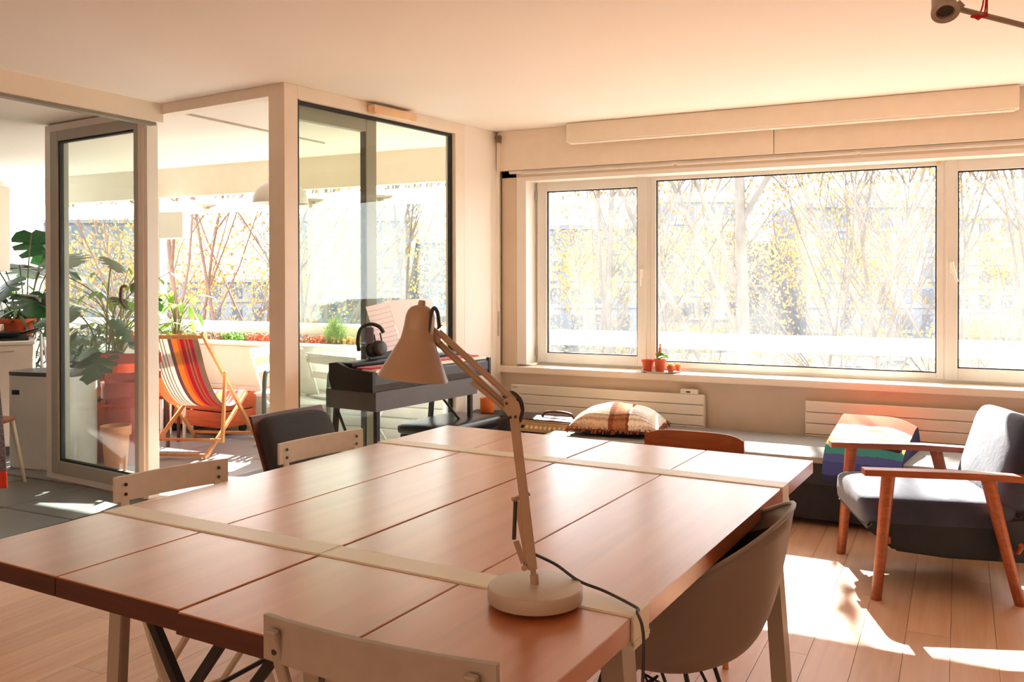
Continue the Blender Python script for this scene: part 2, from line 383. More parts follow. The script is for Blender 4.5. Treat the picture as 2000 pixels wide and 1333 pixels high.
# curtain track under fascia: rail segments
tk=bx('trim_7',(-3.0,5.94,2.186),(XR,5.977,2.205),M_white)
for x0 in (-2.9,-1.72,-.55,.62):
    bx('rail_segment',Vector((x0,5.932,2.176))-tk.location,Vector((x0+1.15,5.95,2.188))-tk.location,M_pvc,tk)
# glazed left wall : frame from A to K
AK=(K-A); LAK=AK.length; aAK=math.atan2(AK.y,AK.x)
def wl(t,off,z): # along wall t (m), off to the room side
    d=AK.normalized(); n_=Vector((d.y,-d.x,0)); return A+d*t+n_*off+Vector((0,0,z))
def wbox(name,t0,t1,o0,o1,z0,z1,m,parent=None,bev=.002,**k):
    bm=bmn(); box(bm,(0,0,0),(t1-t0,abs(o1-o0),z1-z0),None,bev)
    c=wl((t0+t1)/2,(o0+o1)/2,(z0+z1)/2)
    if parent: o=part(name,bm,m,parent,loc=lrot(c-parent.location,-aAK),**k)
    else: o=struct(name,bm,m,loc=c,rot=(0,0,aAK),**k)
    return o
gw=wbox('window_1',.0,.10,-.09,0,0,H,M_cream)
wbox('header',.10,1.66,-.09,0,2.425,H,M_cream,gw); 
wbox('post',1.56,1.66,-.09,0,0,2.425,M_cream,gw); wbox('bottom_rail',.10,1.56,-.09,0,0,.10,M_cream,gw)
gz=gw
for (t0,t1,z0,z1) in ((.10,1.56,2.405,2.425),(1.545,1.56,.1,2.405),(.10,1.56,.1,.115)): wbox('gasket',t0,t1,-.06,-.03,z0,z1,M_gasket,gw,0)
wbox('pane',.10,1.545,-.05,-.044,.115,2.405,M_glassg,gw,0)
wbox('stop_bead',.10,.112,-.03,-.004,.10,2.425,M_gasket,gw,0,label='thin dark seal along the post')
wbox('wall_left',1.66,LAK+.02,-.12,0,0,H,M_wall)
# corner post / opening header to terrace
dD=(DL-A); aD=math.atan2(dD.y,dD.x); LD=dD.length
def dl(t,off,z):
    d=dD.normalized(); n_=Vector((-d.y,d.x,0)); return A+d*t+n_*off+Vector((0,0,z))
def dbox(name,t0,t1,o0,o1,z0,z1,m,parent=None,bev=.002,**k):
    bm=bmn(); box(bm,(0,0,0),(t1-t0,abs(o1-o0),z1-z0),None,bev); c=dl((t0+t1)/2,(o0+o1)/2,(z0+z1)/2)
    if parent: o=part(name,bm,m,parent,loc=lrot(c-parent.location,-aD),**k)
    else: o=struct(name,bm,m,loc=c,rot=(0,0,aD),**k)
    return o
# n_ points towards the camera side? offset sign chosen so that positive is the room side
hd=dbox('trim_8',-.0,.13,-.09,0.0,0,H,M_cream)
dbox('door_header',.13,1.26,-.09,0,2.435,H,M_cream,hd)
dbox('threshold',.13,1.2,-.09,0,0,.012,M_white,hd)
# glazed door with white frame at the left of the opening
d1=dbox('door_1',1.262,1.292,-.08,0,0,2.49,M_white)
dbox('frame_post',1.292,1.345,-.085,.01,0,2.49,M_cream,d1); dbox('frame_post',2.37,2.455,-.08,0,0,2.49,M_white,d1)
dbox('frame_rail',1.335,2.37,-.08,0,0,.045,M_white,d1); dbox('frame_rail',1.335,2.37,-.08,0,2.44,2.49,M_white,d1)
for a_,b_,c_,d_ in ((1.345,1.39,.045,2.44),(2.28,2.37,.045,2.44),(1.39,2.28,.045,.135),(1.39,2.28,2.37,2.44)):
    dbox('leaf_frame',a_,b_,-.075,.012,c_,d_,M_greygreen,d1,.004,label='grey-green door leaf profile')
for a_,b_,c_,d_ in ((2.265,2.28,.135,2.37),(1.39,2.28,.135,.148),(1.39,2.28,2.355,2.37)): dbox('gasket',a_,b_,-.03,.0,c_,d_,M_gasket,d1,0)
dbox('pane',1.39,2.265,-.02,-.014,.148,2.355,M_glassg,d1,0)
bm=bmn(); P=[dl(1.45,.03,1.36),dl(1.45,.06,1.35),dl(1.45,.065,1.27),dl(1.45,.03,1.22)]
P=[lrot(p-d1.location,-aD) for p in sm_curve(P,5)]; tube(bm,P,.009); part('door_handle',bm,mat('bronze','#6b5140',.4,metal=.5),d1,True)
# lintel between room and kitchen
ll=bx('trim_9',(-4.56,.4,2.385),(-4.46,4.03,H),M_cream)
bx('sliding_track',Vector((-4.545,.4,2.366))-ll.location,Vector((-4.49,4.0,2.386))-ll.location,mat('track_grey','#8c8478',.5),ll)
# open terrace door leaf folded behind the glazed wall
Pm=PZ(730,240,2.40); B0=Vector((-3.47,3.93,0)); B1=Vector((Pm.x,Pm.y,0)); dv=(B1-B0); Lv=dv.length; av=math.atan2(dv.y,dv.x)
d2=thing('door_2','','',B0,av)
del d2['label']; del d2['category']; d2['kind']='structure'
for a_,b_,c_,d_ in ((0,.09,.02,2.42),(Lv-.09,Lv,.02,2.42),(.09,Lv-.09,.02,.12),(.09,Lv-.09,2.33,2.42)):
    bx('leaf_frame',(a_,-.025,c_),(b_,.03,d_),M_greygreen,d2,.003)
bx('pane',(.09,-.003,.12),(Lv-.09,.003,2.33),M_glassg,d2)
bx('gasket',(Lv-.10,-.02,.12),(Lv-.09,.02,2.33),M_gasket,d2)

# windows of the room
def sash(par,x0,x1,z0,z1,w_,y0,y1,m,glass=True,lab=None):
    """ring of four profiles plus gasket and pane; outer box x0..x1,z0..z1"""
    for a_,b_,c_,d_ in ((x0,x0+w_[0],z0,z1),(x1-w_[1],x1,z0,z1),(x0+w_[0],x1-w_[1],z0,z0+w_[2]),(x0+w_[0],x1-w_[1],z1-w_[3],z1)):
        bx('window_frame',Vector((a_,y0,c_))-par.location,Vector((b_,y1,d_))-par.location,m,par,.003)
    gx0,gx1,gz0,gz1=x0+w_[0],x1-w_[1],z0+w_[2],z1-w_[3]; g=.008
    for a_,b_,c_,d_ in ((gx0,gx0+g,gz0,gz1),(gx1-g,gx1,gz0,gz1),(gx0,gx1,gz0,gz0+g),(gx0,gx1,gz1-g,gz1)):
        bx('gasket',Vector((a_,y0+.012,c_))-par.location,Vector((b_,y0+.03,d_))-par.location,M_gasket,par)
    if glass: bx('pane',Vector((gx0,y0+.03,gz0))-par.location,Vector((gx1,y0+.036,gz1))-par.location,M_glass,par)
w2=bx('window_2',(-2.885,FY+.01,.75),(-2.862,FY+.09,2.17),M_pvc)
for a_,b_,c_,d_ in ((-2.862,1.25,.75,.785),(-2.862,1.25,2.13,2.17)): bx('frame_rail',Vector((a_,FY+.01,c_))-w2.location,Vector((b_,FY+.09,d_))-w2.location,M_pvc,w2)
sash(w2,-2.862,-2.005,.772,2.15,(.078,.064,.072,.088),FY-.012,FY+.05,M_pvc)
bx('mullion',Vector((-2.005,FY,.772))-w2.location,Vector((-1.975,FY+.09,2.14))-w2.location,M_pvc,w2)
sash(w2,-1.975,-.085,.775,2.14,(.040,.042,.036,.036),FY+.0,FY+.06,M_pvc)
bx('mullion',Vector((-.085,FY,.772))-w2.location,Vector((-.072,FY+.09,2.14))-w2.location,M_pvc,w2)
sash(w2,-.072,1.22,.772,2.15,(.062,.07,.075,.088),FY-.012,FY+.05,M_pvc)
def handle(par,x,z,tilt):
    bx('handle_plate',Vector((x-.012,FY-.024,z-.035))-par.location,Vector((x+.012,FY-.012,z+.035))-par.location,M_white,par,.003)
    bm=bmn(); tube(bm,[(0,0,0),(0,-.03,0)],.008); tube(bm,sm_curve([(0,-.03,.01),(tilt*.3,-.034,-.03),(tilt,-.034,-.11)]),.008)
    part('window_handle',bm,M_white,par,True,loc=Vector((x,FY-.014,z+.02))-par.location)
handle(w2,-2.035,1.44,0); handle(w2,-.042,1.47,.03)
for z in (.85,2.03): 
    bm=bmn(); tube(bm,[(0,0,-.03),(0,0,.03)],.008); part('hinge',bm,M_chrome,w2,True,loc=Vector((-2.868,FY-.02,z))-w2.location)
for x in (-.12,-.04): 
    bm=bmn(); tube(bm,[(0,0,0),(0,-.01,0)],.014,12); part('plug',bm,mat('beige_plug','#e8cdb0',.6),w2,True,loc=Vector((x,FY,2.12))-w2.location)
# outer balcony rail (tops of the parapet) and terrace parapet
pr=bx('trim_10',(-9.6,6.86,.85),(XR+1.5,6.94,.975),mat('balcony_white','#f4f2ee',.5,vary=.01),bev=.02)
for x in (-8.6,-7.3,-6.0,-4.75,-3.25):
    bx('rail_post',Vector((x-.03,6.875,-.1))-pr.location,Vector((x+.03,6.925,.86))-pr.location,M_pvc,pr)
bx('trim_11',(-3.2,6.16,-.14),(XR+1.5,6.80,.55),M_under)
pw=bx('wall_terrace',(-9.2,6.42,-.14),(-3.3,6.50,.78),M_white)
for i in range(5):
    for j in range(2):
        bx('panel',Vector((-9.15+i*1.16,6.405,.02+j*.38))-pw.location,Vector((-9.15+i*1.16+1.15,6.422,.39+j*.38))-pw.location,M_white,pw,.003)
bx('ledge',Vector((-9.2,6.36,.78))-pw.location,Vector((-3.3,6.60,.805))-pw.location,M_white,pw,.004)
bx('planter_trough',Vector((-9.2,6.60,.45))-pw.location,Vector((-3.3,6.85,.76))-pw.location,M_soil,pw)
# left end of terrace
bx('wall_terrace_end',(-9.9,6.2,0),(-9.6,6.9,H),M_white)
ps=thing('awning_post','white upright post with box head at the terrace corner, right of the glass door','post',(PY(312,560,6.30).x,6.30,0),0)
bm=bmn(); box(bm,(0,0,1.1),(.11,.09,2.2),None,.004); part('upright',bm,M_white,ps); bm=bmn(); box(bm,(.16,0,1.93),(.42,.10,.26),None,.008); part('head_box',bm,M_white,ps)

# ------------------------------------------------------------------ outside: ground, buildings, trees
GZ=-6.0
bx('ground',(-160,7.6,GZ-.3),(120,190,GZ),M_asph)
def building(label,px0,px1,ptop,depth,floors,m,wl_=2.6,roof=None,group=None):
    a=PD(px0,ptop,depth); b=PD(px1,ptop,depth); top=a.z; wdt=(b-a).length; ang=math.atan2(b.y-a.y,b.x-a.x)
    t=thing('apartment_building',label,'building',(a.x,a.y,GZ),ang,group); h=top-GZ
    bx('wall',(0,0,0),(wdt,14,h),m,t)
    bx('cornice',(-.3,-.5,h-.5),(wdt+.3,0,h),m,t)
    fh=3.0; nf=int((h-1)/fh); nw=int(wdt/wl_)
    fm=bmn(); box(fm,(0,0,0),(wl_*.5,.12,1.7)); wm=bpy.data.meshes.new('window'); fm.to_mesh(wm); fm.free(); wm.materials.append(M_pane)
    c=0
    for i in range(nw):
        for j in range(nf):
            if c>=140: break
            part('window',wm,None,t,loc=(wl_*(i+.5)+(wdt-nw*wl_)/2,-.03,h-1.9-j*fh)); c+=1
    for j in range(nf): bx('string_course',(0,-.16,h-3.3-j*fh),(wdt,0,h-3.1-j*fh),m,t)
    if roof: bx('roof_block',(wdt*roof[0],3,h),(wdt*roof[1],9,h+roof[2]),m,t)
    return t
building('tall grey apartment block with roof block right of centre window',1575,1850,398,105,5,M_build2,2.4,(.28,.6,1.6))
building('pale apartment block left in centre window behind thin branches',1282,1450,388,112,5,M_build,2.6,(.1,.5,1.0))
building('low pale building between the two taller blocks in the centre window',1440,1590,470,118,4,M_build,3.0)
building('pale apartment block behind the narrow left casement window',1010,1290,440,100,5,M_build2,2.6)
building('grey block seen through the glazed side wall',580,800,425,112,5,M_build2,2.8,(.5,.8,1.2))
building('pale block behind the trees right of the glazed wall',800,1015,468,120,4,M_build,2.8)
building('long pale block behind the trees of the terrace opening',300,582,545,125,4,M_build,3.0)
building('distant block at the far left behind the kitchen plants',-40,300,430,130,5,M_build2,3.0)
building('pale block at the right edge behind the right window',1850,2260,420,112,5,M_build,2.8)
# parked cars far down the street
def car(px,depth,m,label):
    p=PD(px,700,depth); t=thing('car',label,'car',(p.x,p.y,GZ),YAW)
    bm=bmn(); prism(bm,[(-2.1,.35),(-2.1,.85),(-1.9,.98),(-1.2,1.0),(-.7,1.48),(.8,1.5),(1.4,1.02),(2.0,.92),(2.15,.7),(2.15,.35)],-.85,.85); part('body',bm,m,t)
    bm=bmn(); prism(bm,[(-1.1,1.02),(-.68,1.42),(.76,1.44),(1.28,1.04)],-.87,.87); part('side_glass',bm,M_pane,t)
    for x in (-1.35,1.35):
        for s in (-1,1):
            bm=bmn(); tube(bm,[(x,s*.7,.33),(x,s*.9,.33)],.33,14); part('wheel',bm,M_black,t)
car(1650,62,mat('silver_car','#c9cfd6',.3),'silver parked car in the street, left of three below the rail')
car(1735,66,mat('white_car','#e8eaec',.3),'white parked car in the street, middle of three below the rail')
car(1900,58,mat('blue_car','#44566e',.3),'dark blue parked car in the street below the right window')

leafmesh_n=[0]
def tree(px,depth,height,spread,label,bark=M_bark,fol=M_fol,nl=2600,seed=1,lean=0,low=.28,nb=9,rt=.16):
    rnd=random.Random(seed); p=PD(px,600,depth); t=thing('tree',label,'tree',(p.x,p.y,GZ),0)
    bm=bmn(); tips=[]
    def branch(p0,d,L,r,lvl):
        n_=5; pts=[p0]; dd=d.normalized(); p_=Vector(p0)
        for i in range(n_):
            dd=(dd+Vector((rnd.uniform(-.12,.12),rnd.uniform(-.12,.12),.06))).normalized(); p_=p_+dd*(L/n_); pts.append(p_.copy())
        tube(bm,pts,[r*(1-.75*i/n_) for i in range(n_+1)],6 if lvl<2 else 4,cap=False)
        if lvl>=1: tips.extend(pts[2:])
        if lvl<3:
            k={0:nb,1:6,2:3}[lvl]
            for i in range(k):
                f=low+(1-low)*(i+rnd.random())/k if lvl==0 else .3+.7*rnd.random(); f=min(f,.98); q=f*n_; i0=min(int(q),n_-1); pp=pts[i0].lerp(pts[i0+1],q-i0)
                a=rnd.uniform(0,2*PI); dirn=(dd*.9+Vector((math.cos(a),math.sin(a),.25))*rnd.uniform(.45,.95))
                branch(pp,dirn,L*(.62 if lvl==0 else .5)*rnd.uniform(.7,1.1)*(1.1-.5*f if lvl==0 else 1),r*(.42 if lvl==0 else .5),lvl+1)
    branch(Vector((0,0,0)),Vector((lean,rnd.uniform(-.05,.05),1)),height,rt,0)
    part('trunk',bm,bark,t)
    # leaves: small tilted quads gathered round the twigs
    vs=[];fs=[]
    for i in range(nl):
        c=tips[rnd.randrange(len(tips))]+Vector((rnd.gauss(0,.5),rnd.gauss(0,.5),rnd.gauss(0,.42)))*spread
        if c.z>height*1.02: continue
        if c.z>height*.52 and rnd.random()<.8: continue
        s=rnd.uniform(.03,.06)*(.7+depth/40); e=Euler((rnd.uniform(0,6),rnd.uniform(0,6),rnd.uniform(0,6))).to_matrix()
        k=len(vs)
        for q in ((-s,0,0),(0,-s*.6,0),(s,0,0),(0,s*.6,s*.2)): vs.append(c+e@Vector(q))
        fs.append((k,k+1,k+2,k+3))
    me=bpy.data.meshes.new('foliage'); me.from_pydata(vs,[],fs); f=part('foliage',me,fol,t,kind='stuff')
    return t
def where(px):
    if px<90: return 'behind the kitchen plants at the far left'
    return ''
TREES=[ # px, depth, height, label
 (40,24,12,'leafy tree beyond the kitchen plants at the far left'),
 (170,28,13,'tree seen through the grey-framed glass door'),
 (345,20,13.5,'leaning tree just right of the terrace end post'),
 (400,17,14,'forked brown tree in the left half of the terrace opening'),
 (445,19,15,'tall thin tree in the middle of the terrace opening'),
 (480,23,14,'tree in the right half of the terrace opening, nearest the door post'),
 (600,22,11,'yellow leafed tree at the left of the glazed side wall'),
 (655,18,13,'tall tree with upright trunk beyond the glazed side wall, right of the yellow one'),
 (745,24,13,'tree behind the open door leaf beyond the glazed wall'),
 (840,22,12,'tree behind the desk lamp beyond the glazed wall'),
 (1085,20,13.5,'tree at the left side of the narrow casement window, pale leaning trunk'),
 (1170,17,14.5,'tree in the middle of the narrow casement window'),
 (1215,19,14,'tree at the right side of the narrow casement window'),
 (1330,26,12,'yellow leafed tree at the left of the centre window'),
 (1400,22,12,'leaning tree left of the thick trunk in the centre window'),
 (1450,15,16,'thick trunked tall tree in the left half of the centre window'),
 (1510,18,15,'slanting tree rising right of the thick trunk in the centre window'),
 (1600,25,10,'low bushy yellow tree below the tall grey block'),
 (1680,22,10.5,'yellow leafed tree below the right part of the tall grey block'),
 (1760,20,11.5,'dense yellow tree right in the centre window'),
 (1815,18,13.5,'tall tree at the right edge of the centre window'),
 (1905,16,14,'forked tree in the left of the right casement window'),
 (1975,18,13,'tree at the right edge of the photo in the right casement window'),
 (2060,20,13,'tree just beyond the right edge of the right window'),
]
for i,(px,dp,hh,lb) in enumerate(TREES):
    warm=300<px<500
    lean={1510:.22,1400:-.12,345:-.1,1085:.12,1450:.02,480:.14,400:-.12}.get(px,(-1)**i*.06)
    tree(px,dp,hh,1.0,lb,M_barkd if warm else M_bark,M_folo if i%3==1 or warm else M_fol,11000,seed=i+3,lean=lean,low=.25,nb=9,rt=.14 if px==1450 else (.075 if i%2 else .055))
# second row far behind: denser, lower
for i in range(16):
    px=-60+i*140; tree(px,40+(i%3)*5,9.0+(i%4)*.4,1.7,['low hazy tree of the far row behind the kitchen','low hazy tree of the far row behind the glass door','low hazy tree of the far row at the terrace end post','low hazy tree of the far row in the terrace opening','low hazy tree of the far row beside the door post','low hazy tree of the far row behind the upright trunk','low hazy tree of the far row behind the music sheets','low hazy tree of the far row behind the room corner','low hazy tree of the far row left in the narrow casement','low hazy tree of the far row right in the narrow casement','low hazy tree of the far row left in the centre window','low hazy tree of the far row behind the thick trunk','low hazy tree of the far row before the low pale building','low hazy tree of the far row before the tall grey block','low hazy tree of the far row right in the centre window','low hazy tree of the far row in the right casement'][i],M_bark,M_fol,15000,seed=60+i,low=.1,nb=9,rt=.04)

SH=['at the far left','behind the glass door','by the terrace post','in the terrace opening','behind the glazed wall','behind the lamp shade','behind the narrow casement, left','behind the narrow casement, right','behind the sill pots','left of the middle in the centre window','in the middle of the centre window','right in the centre window','at the right mullion','in the right casement']
for i,lb in enumerate(SH):
    px=20+i*150 if i<6 else 1060+(i-6)*125
    tree(px,30+(i%3)*3,4.6+(i%3)*.35,.9,'low street shrub tree under the balcony rail, '+lb,M_bark,M_folo if i%2 else M_fol,4200,seed=200+i,low=.15,nb=9,rt=.05)

# ================================================================== TABLES
def work_table(label,x0,x1,y0,y1,group):
    t=thing('work_table',label,'table',((x0+x1)/2,(y0+y1)/2,0),0,group); W=x1-x0; L=y1-y0; T=.045; zt=.75
    yb=(1.665-(y0+y1)/2, 2.885-(y0+y1)/2); hw=.042; g=.0015
    ys=[-L/2,yb[0]-hw,yb[0]+hw,yb[1]-hw,yb[1]+hw,L/2]
    for i in (0,2,4):
        for s in (-1,1):
            bm=bmn(); box(bm,(0,0,0),(W/2-.004,ys[i+1]-ys[i]-.002,T),None,.0018); part('plank',bm,M_table,t,loc=(s*W/4,(ys[i]+ys[i+1])/2,zt-T/2))
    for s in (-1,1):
        bm=bmn(); box(bm,(0,0,0),(W/2-.004,.004,T-.004),None,.0012); part('end_edge',bm,M_tend,t,loc=(s*W/4,-L/2-.001,zt-T/2),label='end grain edge darkened for shade')
    for k,yy in enumerate(yb):
        bm=bmn(); box(bm,(0,0,zt-.003),(W+.004,hw*2-.004,.012),None,.003)
        for s in (-1,1):
            box(bm,(s*(W/2+.0),0,zt-.03),(.006,hw*2-.004,.066)); box(bm,(s*(W/2-.02),0,zt-T-.006),(.05,hw*2-.004,.01))
        box(bm,(0,0,zt-T/2-.002),(W-.02,hw*2-.006,T-.008))
        f=part('leg_frame',bm,M_band,t,loc=(0,yy,0),label='ivory steel band wrapped over the table top')
        for s in (-1,1):
            bm=bmn(); xt=s*(W/2-.03); xb=s*(W/2+.02)
            # L-shaped steel profile leg
            bar(bm,(xt,0,zt-T-.01),(xb,0,.002),.062,.008,up=(1,0,0)); bar(bm,(xt-s*.02,-.028,zt-T-.01),(xb-s*.02,-.028,.002),.008,.048,up=(1,0,0))
            part('leg',bm,M_leg,t,loc=(0,yy,0))
    pv=Vector((-.464,3.33,0)); ta=math.radians(-3.2); t.location=pv+lrot(t.location-pv,ta); t.rotation_euler=(0,0,ta)
    return t
work_table('wooden worktable with two ivory steel bands, farther from the blue armchair',-2.044,-1.256,1.225,3.335,'worktables pushed together')
work_table('wooden worktable with two ivory steel bands, carrying the beige desk lamp',-1.252,-.464,1.215,3.33,'worktables pushed together')
# black folding trestle under the tables
def tr_pts(px,py,y): return PY(px,py,y)
tt=thing('folding_trestle','black steel trestle with crossed legs under the near table edge','trestle',(-1.55,1.75,0),0)
def lp(v): return Vector(v)-tt.location
a0=PY(303,1225,1.60); b0=PY(352,1345,1.60)
def ext(a,b,z):
    d=b-a; return a+d*((z-a.z)/d.z)
for (p,q,y,w_) in (((303,1225),(350,1338),1.62,.022),((430,1262),(380,1338),1.62,.022),((533,1290),(497,1338),1.62,.022)):
    a_=PY(*p,y); b_=PY(*q,y); top=ext(a_,b_,.70); bot=ext(a_,b_,.0)
    bm=bmn(); bar(bm,lp(top),lp(bot),w_,w_,up=(0,1,0)); part('leg',bm,M_blackm,tt)
bm=bmn(); a_=PY(512,1292,1.68); b_=PY(428,1338,1.68); top=ext(a_,b_,.69); bot=ext(a_,b_,.12); tube(bm,[lp(top),lp(bot)],.006); part('brace',bm,M_blackm,tt)
bm=bmn(); bar(bm,lp((-2.0,1.62,.69)),lp((-1.1,1.62,.69)),.03,.02); part('crossbar',bm,M_blackm,tt)

# ================================================================== FOLDING CHAIRS
def folding_chair(label,loc,rz,m,W=.43,top=.80,group='folding slatted chairs',name='folding_chair',dark=M_dmetal):
    """faces local +y, seat centre at origin; back slat at y=-.2"""
    t=thing(name,label,'chair',loc,rz,group); SH=.45; by=-.21
    # back legs continue as back supports to the slat, feet in front
    for s in (-1,1):
        bm=bmn(); x=s*(W/2-.035)
        bar(bm,(x,by-.008,top-.012),(x,-.10,SH-.02),.024,.014,up=(0,1,.2),bev=.003); bar(bm,(x,-.10,SH-.02),(x,.20,.0),.024,.014,up=(0,1,.3),bev=.003)
        part('back_leg',bm,m,t)
        bm=bmn(); bar(bm,(x*.86,.17,SH-.03),(x*.86,-.20,0),.022,.014,up=(0,1,-.3),bev=.003); part('leg',bm,m,t)
    # back slats, gently curved
    for k,(z0,h_,yy) in enumerate(((top-.075,.078,by+.004),(top-.20,.055,by+.045))):
        bm=bmn()
        def f(u,v,yo): x=(u-.5)*W; return Vector((x,yy+yo-.018*(1-(2*u-1)**2),z0+v*h_+(.0)))
        vs0=grid(bm,lambda u,v:f(u,v,.006),12,1); vs1=grid(bm,lambda u,v:f(u,v,.018),12,1)
        bmesh.ops.bridge_loops(bm,edges=[e for e in bm.edges if e.is_boundary])
        sl_=part('back_slat',bm,m,t,False)
        if k==0:
            for s in (-1,1):
                for dz in (.022,.052):
                    for yo in (-.002,.0215):
                        b2=bmn(); tube(b2,[(0,-.0015,0),(0,.0015,0)],.0055,10); part('screw',b2,dark,sl_,loc=(s*(W/2-.035),yy+yo-.004,z0+dz))
    for k in range(6):
        bm=bmn(); box(bm,(0,0,0),(W-.02,.048,.014),None,.004); part('seat_slat',bm,m,t,loc=(0,-.15+k*.062,SH))
    for s in (-1,1):
        bm=bmn(); bar(bm,(s*(W/2-.06),-.17,SH-.018),(s*(W/2-.06),.19,SH-.018),.02,.02); part('seat_rail',bm,m,t)
    bm=bmn(); tube(bm,[(-W/2+.04,.14,.09),(W/2-.04,.14,.09)],.007); tube(bm,[(-W/2+.07,-.13,.08),(W/2-.07,-.13,.08)],.007); part('stretcher',bm,m,t)
    return t
def place_back(pl,pr_,z,label,m,flip=1,**k):
    """pl, pr_: pixels of the ends of the back slat top"""
    a=PZ(*pl,z); b=PZ(*pr_,z); c=(a+b)/2; d=(b-a); W=d.length
    ang=math.atan2(d.y,d.x)      # local +x from a to b, or reversed
    if flip<0: ang+=PI
    off=lrot((0,.215),ang); return folding_chair(label,(c.x+off.x,c.y+off.y,0),ang,m,W=W,top=z,**k)
place_back((503,1210),(960,1312),.80,'grey-beige folding chair, back nearest the camera at the table end',M_chairf)
place_back((216,934),(437,896),.79,'cream folding chair at the left table side, nearest the kitchen',M_chair,-1)
place_back((537,868),(700,838),.79,'cream folding chair at the left table side, in front of the charcoal armchair',M_chair,-1)

# ================================================================== DESK LAMP (in the plane across the view)
LDP=1.79; S=LDP/FOC
LB=PD(1045,1165,LDP); LB.z=.7565
lamp=thing('desk_lamp','beige jointed desk lamp with round base on the near worktable','lamp',LB,YAW)
o0=PD(1045,1165,LDP)
def LP(px,py,dy=0): # local point from picture position in the lamp's plane
    d=PD(px,py,LDP); return Vector(((px-1045)*S,dy,d.z-LB.z))
bm=bmn(); lathe(bm,[(.0001,0),(.088,0),(.0945,.003),(.0955,.006),(.0955,.026),(.093,.0305),(.088,.032),(.0001,.0325)],64); part('base',bm,M_lampb,lamp,True)
bm=bmn(); tube(bm,[LP(1045,1143),LP(1043,1122)],.0085,12); tube(bm,[LP(1043,1126),LP(1037,1085)],.006,10); part('spigot',bm,M_lamp,lamp,True)
bm=bmn()
for dy in (-.009,.009): bar(bm,LP(1040,1110,dy),LP(1003,800,dy),.005,.019,up=(1,0,0),bev=.001)
part('lower_arm',bm,M_lamp,lamp)
bm=bmn()
for dy in (-.006,.006): bar(bm,LP(1030,1095,dy),LP(1008,975,dy),.003,.010,up=(1,0,0))
bar(bm,LP(1026,1112,.012),LP(1008,1060,.012),.003,.012,up=(1,0,0)); part('linkage',bm,M_lamp,lamp)
bm=bmn(); tube(bm,[LP(1007,978,-.006),LP(1004,1052,-.006)],.0042,10); part('spring',bm,M_dmetal,lamp,True)
bm=bmn(); tube(bm,[LP(1001,974,-.01),LP(1034,968,.012)],.004,8); tube(bm,[LP(1024,1106,-.014),LP(1024,1106,.014)],.006,10); part('bolt',bm,M_lamp,lamp,True)
bm=bmn(); prism(bm,[(LP(*q).x,LP(*q).z) for q in ((1038,1068),(1043,1068),(1044,1090),(1037,1090))],-.008,.008); part('switch',bm,M_black,lamp)
# elbow plates
bm=bmn()
for dy in (-.013,.013):
    prism(bm,[(LP(*q).x,LP(*q).z) for q in ((984,778),(1000,772),(1014,784),(1018,800),(1012,822),(1002,826),(994,812),(985,800))],dy-.0015,dy+.0015)
part('elbow_plate',bm,M_lamp,lamp)
bm=bmn(); tube(bm,sm_curve([LP(985,778,0),LP(1000,768,0),LP(1016,782,0),LP(1020,803,0),LP(1014,824,0)]),.0055,10); part('tension_cover',bm,M_dmetal,lamp,True)
bm=bmn()
for q in ((990,786),(1007,812)): tube(bm,[LP(*q,-.017),LP(*q,.017)],.0032,10)
tube(bm,[LP(972,822,-.012),LP(1000,812,-.012)],.004,8); part('elbow_bolt',bm,M_dmetal,lamp,True)
bm=bmn(); tube(bm,[LP(1006,782,-.004),LP(858,648,-.004)],.0066,12); part('upper_arm',bm,M_lamp,lamp,True)
bm=bmn(); tube(bm,[LP(992,797,.008),LP(850,664,.008)],.0070,12); part('upper_arm',bm,M_lamp,lamp,True)
bm=bmn(); tube(bm,[LP(988,800,-.008),LP(922,745,-.008)],.0042,8); part('spring',bm,M_lamp,lamp,True,label='beige spring under the upper arm')
bm=bmn(); prism(bm,[(LP(*q).x,LP(*q).z) for q in ((836,642),(850,640),(866,652),(858,672),(842,660))],-.006,.006); part('head_joint',bm,M_lamp,lamp)
bm=bmn(); tube(bm,[LP(838,645,-.03),LP(838,645,.02)],.006,10); tube(bm,[LP(836,641,-.03),LP(834,651,-.036)],.004,8); tube(bm,[LP(858,637,0),LP(861,640,0)],.006,8); part('wing_screw',bm,M_dmetal,lamp,True)
# shade
top=LP(826,597,-.012); rim=LP(809,736,-.012); ax=(rim-top); AL=ax.length; axn=ax.normalized(); px_=S
prof=[(.0005,0),(.014,.001),(.021,.005),(.026,.012),(.029,.022),(.0305,.045),(.033,.066),(.0345,.069),(.0355,.071),(.068,AL-.004),(.0705,AL-.001),(.0705,AL+.002),(.067,AL+.001),(.035,.074),(.028,.03),(.012,.006)]
bm=bmn(); lathe(bm,prof,56,top,axn); part('lamp_shade',bm,M_lamp,lamp,True)
bm=bmn(); lathe(bm,[(.0005,-.011),(.006,-.0105),(.0075,-.006),(.0075,-.001),(.011,.0),(.011,.004)],20,top,axn); part('shade_knob',bm,M_lamp,lamp,True)
bm=bmn(); tube(bm,sm_curve([LP(840,655,-.03),LP(845,618,-.03),LP(851,601,-.025),LP(857,612,-.01),LP(859,640,0)]),.0036,8); part('cable_loop',bm,M_cable,lamp,True)
lathe_b=bmn(); superblob(lathe_b,tuple(top+axn*.09),(.024,.024,.032),1,1); part('bulb',lathe_b,mat('opal_bulb','#efe9df',.3),lamp,True)
